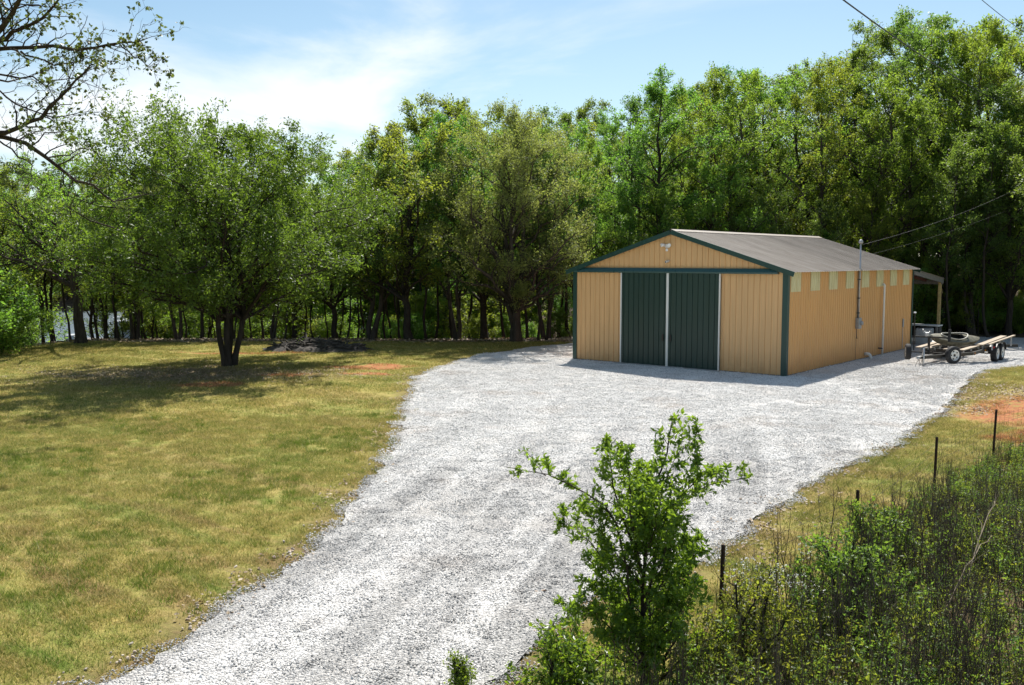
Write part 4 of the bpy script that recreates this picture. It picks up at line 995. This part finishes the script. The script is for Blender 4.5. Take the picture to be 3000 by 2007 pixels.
# --- far shore and the depth of the wood: reads as one mass
def far_proto(seed, l):
    (bv, bq), (lv, lq, lc) = crown_tree(seed, 16, 3, 4.6, 20, 6, 4, 9, .34, 1, .22, 'tall', lobes=.3, sides=(5, 3, 3), twr=.02)
    me = mesh_np('far_tree', np.concatenate([bv, lv]), np.concatenate([bq, lq + len(bv)]), None, {'lc': np.concatenate([np.zeros(len(bv)), lc])})
    me.materials.append(M['bark_dark']); me.materials.append(M[l])
    mi = np.zeros(len(bq) + len(lq), np.int32); mi[len(bq):] = 1; me.polygons.foreach_set('material_index', mi); return proto('far_tree', me)
rgf = np.random.default_rng(17); FP = []
for i in range(2000):
    x, y = (rgf.uniform(-190, 150), rgf.uniform(84, 330)) if i < 1100 else (rgf.uniform(-170, 20), rgf.uniform(188, 250))
    hz = float(H(x, y))
    if x > .62 * y + 25 or x < -.62 * y - 25: continue
    if hz < -5.9: continue
    if x < 8 and 84 < y < 190: continue
    FP.append((x, y, hz - .2))
for i in range(26): x, y = rgf.uniform(-36, 0), rgf.uniform(74, 90); FP.append((x, y, float(H(x, y)) - .2)) if x > -28 else None
scatter('distant_wood', FP, [far_proto(101, 'leaf_mid'), far_proto(102, 'leaf_deep'), far_proto(103, 'leaf_yellow')], 'distant leafy wood on the far lake shore and hillside', 'wood', 3, .7, 1.15)

# ------------------------------------------------------------------ dock on the lake
dk = empty('boat_dock', (float(up(405, 1000, Y=125)[0]), 125, -6.6), .15); setprops(dk, 'white-walled boat dock with a grey flat roof on the lake', 'dock')
MB().box(-2.2, 2.2, -3, 3, -.2, .35, .03).build('float_deck', 'old_lumber', dk)
MB().box(-1.9, 1.9, -2.6, 2.6, .35, 2.5, .02).build('wall', 'dock_wall', dk)
MB().box(-2.4, 2.4, -3.2, 3.2, 2.55, 2.75, .03).build('roof', 'dock_roof', dk)
for x in (-2.25, 2.25):
    for y in (-2.9, 2.9): MB().tube([(x, y, -.2), (x, y, 2.55)], .06, 6).build('post', 'old_lumber', dk)
for x in (-2.3, 2.3): MB().bar((x, -3.1, 3.2), (x, 3.1, 3.2), .05, .06).build('roof_rail', 'plastic_white', dk)
fd_ = empty('swim_dock', (float(up(262, 1000, Y=121)[0]), 121, -6.6), .1); setprops(fd_, 'low dark swim dock floating on the lake', 'dock')
MB().box(-2.6, 2.6, -1.5, 1.5, -.1, .55, .03).build('deck', 'old_lumber', fd_)
MB().box(-2.6, -1.4, -1.5, 1.2, .55, 1.1, .05).build('locker', 'dock_wall', fd_)
for x in (-2.5, 0, 2.5): MB().tube([(x, -1.55, -.3), (x, -1.55, 1.2)], .06, 6).build('piling', 'old_lumber', fd_)

# ------------------------------------------------------------------ overhead lines
def wire(name, a, b, sag, r, label):
    a, b = Vector(a), Vector(b); pts = []
    for i in range(25):
        t = i / 24; p = a.lerp(b, t); p.z -= sag * 4 * t * (1 - t); pts.append(p)
    setprops(MB().tube(pts, r, 6).build(name, 'cable', None, True), label, 'cable')
wire('power_line', up(2260, -160, Y=22), up(3010, 330, Y=66), .5, .022, 'thick black overhead line crossing the sky in front of the tall wood')
wire('telephone_line', up(2700, -160, Y=22), up(3120, 160, Y=44), .3, .010, 'thin black overhead line entering past the treetops at the right')
mt_ = Vector(shed_pt(.09, 6.82, 4.70))
wire('service_drop', mt_, up(3080, 500, Y=50), .35, .007, 'black service cable running up from the mast on the shed')
wire('guy_wire', Vector(shed_pt(.09, 6.82, 4.22)), up(3080, 560, Y=50), .25, .004, 'thin wire tied to the shed mast below the weatherhead')

# ------------------------------------------------------------------ brush pile
def pile():
    rg = np.random.default_rng(23); root = empty('brush_pile', P3(-9.0, 42.6)); setprops(root, 'low heap of dark charred wood and ash at the back of the lawn', 'brush pile')
    n = 70; V = [(0, 0, .48)]; Fq = []
    for j, (rr, zz) in enumerate(((.5, .42), (1.1, .26), (1.9, .10), (2.6, -.05))):
        for k in range(24):
            a = 2 * math.pi * k / 24; V.append((math.cos(a) * rr * 1.0 * rg.uniform(.85, 1.15), math.sin(a) * rr * .6, zz + rg.normal(0, .06)))
    for k in range(24): Fq.append((0, 1 + k, 1 + (k + 1) % 24, 1 + (k + 1) % 24))
    me = bpy.data.meshes.new('ash'); fs = [(0, 1 + k, 1 + (k + 1) % 24) for k in range(24)]
    for j in range(3):
        for k in range(24): a = 1 + j * 24; fs.append((a + k, a + 24 + k, a + 24 + (k + 1) % 24, a + (k + 1) % 24))
    me.from_pydata(V, [], fs); me.materials.append(M['burnt_wood']); ob('ash_mound', me, root)
    for i in range(n):
        a = rg.uniform(0, 6.28); r = rg.uniform(0, 1) ** .6 * 2.1; x, y = math.cos(a) * r, math.sin(a) * r * .55; z = .5 * (1 - r / 2.4) + .05
        d = Vector((rg.normal(), rg.normal() * .6, rg.normal() * .25)).normalized() * rg.uniform(.15, .55); c = Vector((x, y, z))
        q = d.cross(Vector((0, 0, 1))) * .15
        MB().tube([c - d, c + q, c + d], [.05 * rg.uniform(.5, 1.3), .05, .03], 5).build('charred_branch', 'burnt_wood', root)
pile()

# ------------------------------------------------------------------ wire fence at the brush
fc = empty('wire_fence', P3(2.29, 10.05)); setprops(fc, 'old wire fence on rusty steel posts along the weedy bank', 'fence')
posts = [(2117, 1660, 2105, 1850), (2504, 1428, 2496, 1650), (2739, 1288, 2733, 1440), (2913, 1184, 2904, 1360)]
fo = Vector(P3(2.29, 10.05)); tops = []
pts_xy = [tuple(up(b[2], b[3])[:2]) for b in posts]
pts_xy = pts_xy + [(12.4, 20.9)]
hts = [.98, 1.02, .98, 1.12, 1.05]
for i, ((x, y), hh) in enumerate(zip(pts_xy, hts)):
    b = Vector(P3(x, y)) - fo; ln = Vector((.03, .02 * (-1) ** i, 0)); m = MB()
    m.bar(b + Vector((0, 0, -.3)), b + ln + Vector((0, 0, hh)), .045, .006, (.7, -.7, 0)); m.bar(b + Vector((0, 0, -.3)) + Vector((.012, -.012, 0)), b + ln + Vector((.012, -.012, hh)), .006, .038, (.7, -.7, 0))
    po_ = m.build('fence_post', 'rust_post', fc); tops.append((b, b + ln + Vector((0, 0, hh))))
for k in range(6):
    f = .12 + k * .15
    m = MB()
    for (b0, t0), (b1, t1) in zip(tops, tops[1:]):
        a, b = b0.lerp(t0, f), b1.lerp(t1, f); mid = a.lerp(b, .5) - Vector((0, 0, .03)); m.tube([a, mid, b], .0022, 4, False)
    m.build('line_wire', 'fence_wire', fc)
for (b0, t0), (b1, t1) in zip(tops[2:], tops[3:]):
    for k in range(1, 16):
        f = k / 16; MB().tube([b0.lerp(b1, f) + Vector((0, 0, .1)), t0.lerp(t1, f) - Vector((0, 0, .12))], .0018, 3, False).build('stay_wire', 'fence_wire', fc)

# ------------------------------------------------------------------ the sapling at the drive's edge
def sapling():
    rg = np.random.default_rng(33); Y0 = 7.9; bx, by = 1.10, Y0
    root = empty('sapling', P3(bx, by)); O = np.array([bx, by, float(H(bx, by))])
    setprops(root, 'leafy green sapling with thin straggling shoots at the edge of the gravel drive', 'sapling')
    S_ = [ # photo polylines, radius, depth change to the tip
        ([(1885, 2100), (1884, 1900), (1882, 1740), (1888, 1600), (1900, 1480), (1930, 1380), (1958, 1310), (1972, 1222)], .020, .1),
        ([(1885, 1900), (1850, 1760), (1830, 1620), (1800, 1500), (1700, 1430), (1600, 1388), (1484, 1368)], .012, -.2),
        ([(1888, 1700), (1840, 1560), (1800, 1430), (1790, 1350), (1792, 1298)], .011, .3),
        ([(1884, 1800), (1920, 1640), (1960, 1520), (2020, 1440), (2110, 1410), (2196, 1400)], .011, .1),
        ([(1890, 1640), (1930, 1530), (2000, 1450), (2050, 1390), (2075, 1372)], .009, -.3),
        ([(1890, 1620), (1910, 1500), (1985, 1330), (2060, 1262)], .006, -.1),
        ([(1885, 1850), (1800, 1700), (1740, 1600), (1680, 1545), (1640, 1520)], .009, .3),
        ([(1884, 1780), (1960, 1680), (2030, 1640), (2040, 1560)], .009, .4),
        ([(1886, 1950), (1780, 1830), (1720, 1780), (1650, 1760)], .009, -.3),
        ([(1884, 1880), (1960, 1760), (2010, 1700), (2035, 1600)], .009, -.3),
        ([(1886, 1700), (1850, 1540), (1850, 1420), (1830, 1330)], .010, -.4),
        ([(1886, 1690), (1900, 1560), (1880, 1450), (1905, 1370)], .010, .5),
        ([(1600, 1395), (1560, 1340), (1530, 1318)], .004, 0)]
    for k in range(19):
        a = k * 2.4; e = rg.uniform(.55, 1.0); cx = 1880 + 205 * e * math.cos(a); cy = 1610 + 290 * e * math.sin(a) * (.9 if math.sin(a) < 0 else 1.0); s0 = min(cy + 230, 1960)
        S_.insert(1, ([(1885, s0), (1885 + (cx - 1885) * .45, (s0 + cy) / 2 + 20), (cx, cy)], .007, rg.uniform(-.55, .55)))
    LP, LRr, ln = [], [], []
    for pl, r, dy in S_:
        n = len(pl); w = np.array([up(px, py, Y=Y0 + dy * (i / (n - 1))) for i, (px, py) in enumerate(pl)]) - O
        s = np.linspace(0, n - 1, 12); i = np.clip(s.astype(int), 0, n - 2); f = (s - i)[:, None]; q = w[i] * (1 - f) + w[i + 1] * f
        q[1:-1] += rg.normal(0, .008, (10, 3)); LP.append(q); LRr.append(r * np.linspace(1, .22, 12)); ln.append(np.linalg.norm(np.diff(q, axis=0), axis=1).sum())
    LP, LRr, ln = np.array(LP), np.array(LRr), np.array(ln)
    LP[0][0] = (0, 0, -.1)
    B, BR, bl = sprout(LP[:-1], LRr[:-1], 16, rg, .14, .96, np.clip(ln[:-1] * .30, .14, .36), .62, .30, 5, .08, .05, .5, .0025, .66)
    T2, T2R, tl = sprout(B, BR, 4, rg, .25, 1.0, bl * .42 + .02, .6, .25, 3, .08, .03, .55, .0015, .3)
    lv = [leaves(T2, 9, rg, .048, .008, .46, .1, .5, .1), leaves(B, 7, rg, .052, .006, .46, .1, .5, .2), leaves(LP, 16, rg, .055, .012, .46, .1, .5, .55)]
    lx, lq = join([(a, b) for a, b, c in lv]); lc = np.concatenate([c for _, _, c in lv])
    bv, bq = join([tubes(LP, LRr, 6), tubes(B, BR, 4), tubes(T2, T2R, 3)])
    ob('trunk', mesh_np('trunk', bv, bq, M['bark_dark'], None, True), root); ob('crown', mesh_np('crown', lx, lq, M['leaf_sapling'], {'lc': lc}), root)
sapling()
def small_bush(name, x, y, h, r, seed, label, mat='leaf_sapling', n=13, leaf=.05):
    o = tree_obj(name, crown_tree(seed, h, .08, r, n, 6, 5, 8, leaf, 3, .012, 'round', lobes=.35, jit=.02, upb=.3, twr=.0015, flat=.6, sides=(5, 3, 3)), 'bark_dark', mat)
    o.location = P3(x, y); return setprops(o, label, 'bush')
small_bush('leafy_bush', .45, 8.2, .7, .5, 201, 'low leafy bush at the foot of the sapling beside the gravel')
small_bush('leafy_bush', 1.35, 8.75, 1.0, .55, 202, 'leafy bush behind the sapling stem, under its crown')
small_bush('leafy_bush', -.50, 8.5, .36, .10, 203, 'small wispy shoot growing out of the gravel edge', n=3, leaf=.03)
small_bush('flowering_bush', 2.35, 8.9, 1.05, .5, 204, 'leafy bush with small white flowers beside the leftmost rusty post', 'leaf_weed', leaf=.04)
small_bush('leafy_bush', 4.75, 11.9, .85, .6, 205, 'bright green bush grown up around a rusty fence post', 'leaf_weed')
small_bush('leafy_bush', 3.7, 10.0, 1.0, .6, 206, 'bright green bush among the dead stalks', 'leaf_weed')

# ------------------------------------------------------------------ weeds, grass, gravel, litter (uncountable)
rgw = np.random.default_rng(44)
def stalk_proto(seed, n, hmin, hmax, rad, mat):
    rg = np.random.default_rng(seed); a = rg.uniform(0, 6.28, n); r = rg.uniform(0, rad, n)
    A = np.stack([np.cos(a) * r, np.sin(a) * r, np.full(n, -.05)], 1); h = rg.uniform(hmin, hmax, n)
    Bp = A + np.stack([rg.normal(0, .14, n) * h, rg.normal(0, .14, n) * h, h], 1)
    C = curve(A, Bp, 6, rg, .03, .0); R = np.repeat(np.linspace(.0056, .0022, 6)[None], n, 0)
    B, BR, bl = sprout(C, R, 6, rg, .35, 1.0, h * .22, .45, .35, 4, .06, .02, .6, .0016, .4)
    T, TR2, _ = sprout(B, BR, 3, rg, .4, 1, bl * .35, .5, .3, 3, .06, .02, .7, .0013, .3)
    v, q = join([tubes(C, R, 4), tubes(B, BR, 3), tubes(T, TR2, 3)]); return proto('dead_stalks', mesh_np('dead_stalks', v, q, M[mat]))
def weed_proto(seed, n, h, leaf, mat, nl=4):
    rg = np.random.default_rng(seed); a = rg.uniform(0, 6.28, n); r = rg.uniform(0, .16, n)
    A = np.stack([np.cos(a) * r, np.sin(a) * r, np.full(n, -.03)], 1); hh = rg.uniform(.5, 1, n) * h
    C = curve(A, A + np.stack([rg.normal(0, .3, n) * hh, rg.normal(0, .3, n) * hh, hh], 1), 6, rg, .05, .04); R = np.repeat(np.linspace(.003, .0012, 6)[None], n, 0)
    B, BR, bl = sprout(C, R, 6, rg, .2, 1, hh * .25, .6, .2, 4, .06, .02, .6, .001, .4)
    v, q = join([tubes(C, R, 3), tubes(B, BR, 3)]); l1 = leaves(B, nl, rg, leaf, .012, .5, .1, .8); l2 = leaves(C, nl * 2, rg, leaf, .012, .5, .1, .8, .2)
    lv, lq = join([(l1[0], l1[1]), (l2[0], l2[1])]); lc = np.concatenate([l1[2], l2[2]])
    me = mesh_np('green_weeds', np.concatenate([v, lv]), np.concatenate([q, lq + len(v)]), None, {'lc': np.concatenate([np.zeros(len(v)), lc])})
    me.materials.append(M['stalk']); me.materials.append(M[mat]); mi = np.zeros(len(q) + len(lq), np.int32); mi[len(q):] = 1; me.polygons.foreach_set('material_index', mi)
    return proto('green_weeds', me)
def rand_in(poly, n, seed, test=None):
    rg = np.random.default_rng(seed); lo, hi = poly.min(0), poly.max(0); out = np.zeros((0, 2))
    while len(out) < n:
        p = rg.uniform(lo, hi, (n * 2, 2)); k = inside(poly, p[:, 0], p[:, 1])
        if test is not None: k &= test(p[:, 0], p[:, 1], rg)
        out = np.vstack([out, p[k]])
        if k.sum() == 0: break
    return out[:n]
def on_ground(p, dz=0.0): return np.c_[p, H(p[:, 0], p[:, 1]) + dz]
VIS = np.array([(.6, 7.3), (2.3, 9.9), (4.6, 12.3), (7.4, 16.2), (9.7, 18.7), (12.0, 20.6), (17, 21.5), (17, 14.0), (8.5, 6.5), (3, 5.5)])
clump = lambda f, ph, lo: (lambda x, y, rg: rg.uniform(0, 1, x.shape) < lo + (1 - lo) * (.5 + .5 * np.sin(x * f + ph) * np.sin(y * f * .8 + ph * 2)))
scatter('dead_stalks', on_ground(rand_in(VIS, 1900, 1, clump(1.3, .5, .18))), [stalk_proto(300 + i, 4, .7, 1.25, .22, 'stalk') for i in range(5)] + [stalk_proto(310, 3, .6, 1.1, .2, 'stalk_pale')], 'thicket of thin dark dead weed stalks on the bank', 'weeds', 11, .7, 1.12, .05, lambda p: 1 - .42 * smooth(10.5, 17, p[:, 1]))
scatter('green_weeds', on_ground(rand_in(VIS, 1080, 2, clump(1.1, 2.1, .12))), [weed_proto(320 + i, 7, .66, .036, 'leaf_weed') for i in range(5)], 'green leafy weeds and vines covering the bank', 'weeds', 12, .6, 1.25, .08, lambda p: 1 - .40 * smooth(10.5, 17, p[:, 1]))
scatter('low_ground_cover', on_ground(rand_in(VIS, 2000, 3)), [weed_proto(330 + i, 6, .30, .032, 'leaf_weed') for i in range(3)], 'low green ground cover on the bank', 'ground cover', 13, .7, 1.3, .1)
def petals():
    rg = np.random.default_rng(8); n = 9; A = rg.normal(0, .06, (n, 3)) + np.array([0, 0, .0]); T = np.stack([A, A + rg.normal(0, .02, (n, 3)), A + rg.normal(0, .03, (n, 3))], 1)
    l = leaves(T, 5, rg, .014, .006, .9, 0, .6); return proto('blossoms', mesh_np('blossoms', l[0], l[1], M['petal'], {'lc': l[2]}))
bp = rand_in(np.array([(2.0, 8.7), (2.9, 9.0), (3.2, 9.8), (2.4, 9.8)]), 13, 5); bp3 = on_ground(bp); bp3[:, 2] += rgw.uniform(.65, 1.05, len(bp3))
scatter('white_blossoms', bp3, [petals()], 'small white blossoms on the weeds by the fence', 'flowers', 14)
for x, y, a, ln_, lab in ((5.3, 10.6, .9, 1.7, 'pale dead cane arching over the weeds'), (4.6, 9.7, .7, 1.5, 'pale dead cane leaning through the thicket low down'), (6.2, 9.7, 1.3, 1.9, 'long grey dead cane slanting up out of the thicket')):
    A = np.array([[0, 0, 0.]]); Bq = np.array([[math.cos(a) * ln_ * .75, math.sin(a) * ln_ * .75, ln_ * .42]]); rg = np.random.default_rng(int(x * 10))
    C = curve(A, Bq, 10, rg, .04, .12); R = np.linspace(.008, .003, 10)[None]; B, BR, _ = sprout(C, R, 6, rg, .4, 1, np.array([.5]), .35, .1, 5, .06, .03, .6, .002)
    v, q = join([tubes(C, R, 6), tubes(B, BR, 4)]); o = ob('dead_cane', mesh_np('dead_cane', v, q, M['stalk_pale'], None, True)); o.location = P3(x, y, .35); setprops(o, lab, 'branch')

def grass_proto(seed, n, rad, h, w, mat):
    rg = np.random.default_rng(seed); a = rg.uniform(0, 6.28, n); r = rad * np.sqrt(rg.uniform(0, 1, n)); A = np.stack([np.cos(a) * r, np.sin(a) * r, np.full(n, -.006)], 1)
    hh = h * rg.uniform(.45, 1.15, n); ln = rg.normal(0, .62, (n, 2)); az = rg.uniform(0, 6.28, n); wv = np.stack([np.cos(az), np.sin(az), 0 * az], 1) * w * rg.uniform(.6, 1.2, n)[:, None]
    Tp = A + np.stack([ln[:, 0] * hh, ln[:, 1] * hh, hh], 1)
    V = np.stack([A - wv, A + wv, Tp], 1).reshape(-1, 3); lc = np.repeat(rg.uniform(0, 1, n), 3)
    return proto('grass', mesh_np('grass', V, np.arange(3 * n).reshape(n, 3), M[mat], {'lc': lc}))
def lawn_points(poly, dens, seed, edge_keep=.25):
    lo, hi = poly.min(0), poly.max(0); rg = np.random.default_rng(seed); n = int((hi - lo).prod() * dens); p = rg.uniform(lo, hi, (n, 2))
    p = p[inside(poly, p[:, 0], p[:, 1])]; p = p[~inside(GRAVEL, p[:, 0], p[:, 1])]; d = edge_dist(GRAVEL, p[:, 0], p[:, 1])
    k = rg.uniform(0, 1, len(p)) < np.clip(edge_keep + d * 1.1, 0, 1)
    for cx, cy, rx, ry in ((-5.6, 35.9, 2.0, .9), (-5.3, 33.6, 1.1, .4), (-9.9, 30.6, 1.3, .6), (13.4, 24.4, 2.2, 2.4), (-12, 33.4, 3.6, 1.8)):
        q = ((p[:, 0] - cx) / rx) ** 2 + ((p[:, 1] - cy) / ry) ** 2; k &= (q > 1) | (rg.uniform(0, 1, len(p)) < .22)
    return on_ground(p[k])
NEAR = np.array([(-10.5, 5.5), (-2.0, 5.5), (-2.0, 24.5), (-18.5, 24.5)]); FARL = np.array([(-18.5, 24.5), (-2.0, 24.5), (3.5, 46.6), (-33, 46.6)])
RSTRIP = np.array([(0.2, 8.6), (2.9, 9.4), (5.6, 12.3), (10.4, 18.2), (16, 22), (24, 30), (30, 42), (19, 36), (10, 24), (5, 17), (2, 12.5)])
gp1 = [grass_proto(400 + i, 150, .24, .060, .0042, 'grass_blade') for i in range(4)]; gp2 = [grass_proto(410 + i, 120, .40, .060, .0075, 'grass_blade') for i in range(3)]
scatter('lawn_grass', np.vstack([lawn_points(NEAR, 26, 1), lawn_points(RSTRIP, 24, 3, .5)]), gp1, 'short mown green and straw-coloured grass of the lawn', 'grass', 21, .8, 1.25, .04)
scatter('far_lawn_grass', lawn_points(FARL, 9, 2), gp2, 'sunlit grass on the rise of the lawn around the broad tree', 'grass', 22, .8, 1.3, .04)
tp = rand_in(NEAR, 900, 61, lambda x, y, rg: (~inside(GRAVEL, x, y)) & (rg.uniform(0, 1, x.shape) < (np.sin(x * .9 + y * .55) * np.sin(x * .35 - y * .8 + 1) > .25) * .9 + .08))
scatter('green_tufts', on_ground(tp), [grass_proto(420 + i, 55, .13, .10, .0042, 'green_tuft') for i in range(3)], 'taller bright green tufts in the lawn', 'grass', 23, .6, 1.3, .05)
# stones
def stone_patch(seed, n, rad, smin, smax, mat, dark=.22, tone=.66):
    rg = np.random.default_rng(seed); me0 = bmesh.new(); bmesh.ops.create_icosphere(me0, subdivisions=1, radius=1); bv = np.array([v.co[:] for v in me0.verts]); bf = np.array([[v.index for v in f.verts] for f in me0.faces]); me0.free()
    Vs, Fs, lc = [], [], []
    for i in range(n):
        a = rg.uniform(0, 6.28); r = rad * math.sqrt(rg.uniform(0, 1)); s = rg.uniform(smin, smax)
        v = bv * (1 + rg.normal(0, .16, (len(bv), 1))) * np.array([1, rg.uniform(.6, .95), rg.uniform(.4, .75)]) * s
        q = Matrix.Rotation(rg.uniform(0, 6.28), 3, 'Z') @ Matrix.Rotation(rg.normal(0, .5), 3, 'X') @ Matrix.Rotation(rg.normal(0, .5), 3, 'Y')
        v = v @ np.array(q).T + np.array([math.cos(a) * r, math.sin(a) * r, s * rg.uniform(.1, .75)])
        Vs.append(v); Fs.append(bf + i * len(bv)); lc += [float(np.clip(rg.normal(.12, .1) if rg.uniform() < dark else rg.normal(tone, .2), 0, 1))] * len(bv)
    return proto('stones', mesh_np('stones', np.concatenate(Vs), np.concatenate(Fs), M[mat], {'lc': lc}))
def gravel_points(y0, y1, dens, seed):
    rg = np.random.default_rng(seed); n = int(60 * (y1 - y0) * dens); p = np.c_[rg.uniform(-10, 25, n) * 1.0, rg.uniform(y0, y1, n)][: int(35 * (y1 - y0) * dens)]
    p = p[np.abs(p[:, 0]) < p[:, 1] * .56 + 1]; p = p[inside(GOUT, p[:, 0], p[:, 1])]
    # not under the shed
    r = p - np.array([9.586, 32.627]); c, s = math.cos(-.694), math.sin(-.694); lx, ly = r[:, 0] * c + r[:, 1] * s, -r[:, 0] * s + r[:, 1] * c
    return on_ground(p[~((lx < .02) & (lx > -W - .02) & (ly > -.1) & (ly < L))], DRIVE_Z - .012)
sp1 = [stone_patch(500 + i, 190, .26, .006, .015, 'gravel_stone', .22, .74) for i in range(6)]; sp2 = [stone_patch(510 + i, 180, .40, .008, .019, 'gravel_stone', .06, .92) for i in range(5)]
scatter('gravel', gravel_points(7, 19, 30, 1), sp1, 'loose grey and white crushed stone of the drive', 'gravel', 31, .85, 1.2, .03)
scatter('gravel_yard', gravel_points(19, 41, 17, 2), sp2, 'pale crushed stone spread in front of the shed', 'gravel', 32, .85, 1.2, .03)
def along(poly, i0, i1, n, spread, seed, off=0.0):
    rg = np.random.default_rng(seed); seg = poly[i0:i1 + 1]; d = np.r_[0, np.cumsum(np.linalg.norm(np.diff(seg, axis=0), axis=1))]; s = rg.uniform(0, d[-1], n); q = np.c_[np.interp(s, d, seg[:, 0]), np.interp(s, d, seg[:, 1])]
    return q + rg.normal(0, spread, (n, 2)) + np.array([off, 0])
es = np.vstack([along(GRAVEL, 1, 5, 40, .24, 1, -.10), along(GRAVEL, 6, 11, 10, .2, 2, -.05), along(GRAVEL, 28, 35, 34, .18, 3, .12)])
scatter('edge_stones', on_ground(es, .01), [stone_patch(520 + i, 9, .26, .008, .030, 'edge_stone', .1) for i in range(4)], 'larger tan stones strewn along the edges of the drive', 'stones', 33, .8, 1.2, .05)
def litter_proto(seed, n, rad, size):
    rg = np.random.default_rng(seed); a = rg.uniform(0, 6.28, n); r = rad * np.sqrt(rg.uniform(0, 1, n)); A = np.stack([np.cos(a) * r, np.sin(a) * r, rg.uniform(.006, .022, n)], 1)
    T = np.stack([A, A + np.c_[rg.normal(0, .02, (n, 2)), np.zeros(n)], A + np.c_[rg.normal(0, .03, (n, 2)), np.zeros(n)]], 1); l = leaves(T, 1, rg, size, .003, .6, 0, 3.5)
    return proto('fallen_leaves', mesh_np('fallen_leaves', l[0], l[1], M['leaf_litter'], {'lc': l[2]}))
lp = [litter_proto(600 + i, 34, .4, .06) for i in range(3)]
q1 = np.random.default_rng(3).normal(0, 1, (420, 2)) * np.array([3.0, 1.5]) + np.array([-11.8, 33.4])
q2 = np.vstack([along(GRAVEL, 3, 11, 60, .22, 5, -.25), along(GRAVEL, 24, 32, 60, .26, 6, .25), rand_in(np.array([(11.0, 23.6), (15.5, 25.5), (14.5, 28.2), (12.0, 25.5)]), 70, 9)])
scatter('fallen_leaves', on_ground(np.vstack([q1, q2])), lp, 'dry brown leaves lying under the broad tree and along the drive', 'leaf litter', 34, .8, 1.2, .04)
wp = rand_in(np.array([(-34., 46.8), (4., 46.8), (24, 66), (-44, 66)]), 1500, 71)
scatter('wood_floor_litter', on_ground(wp), [litter_proto(610, 50, .7, .14)], 'dry leaves covering the floor of the wood', 'leaf litter', 35, .8, 1.3, .04)
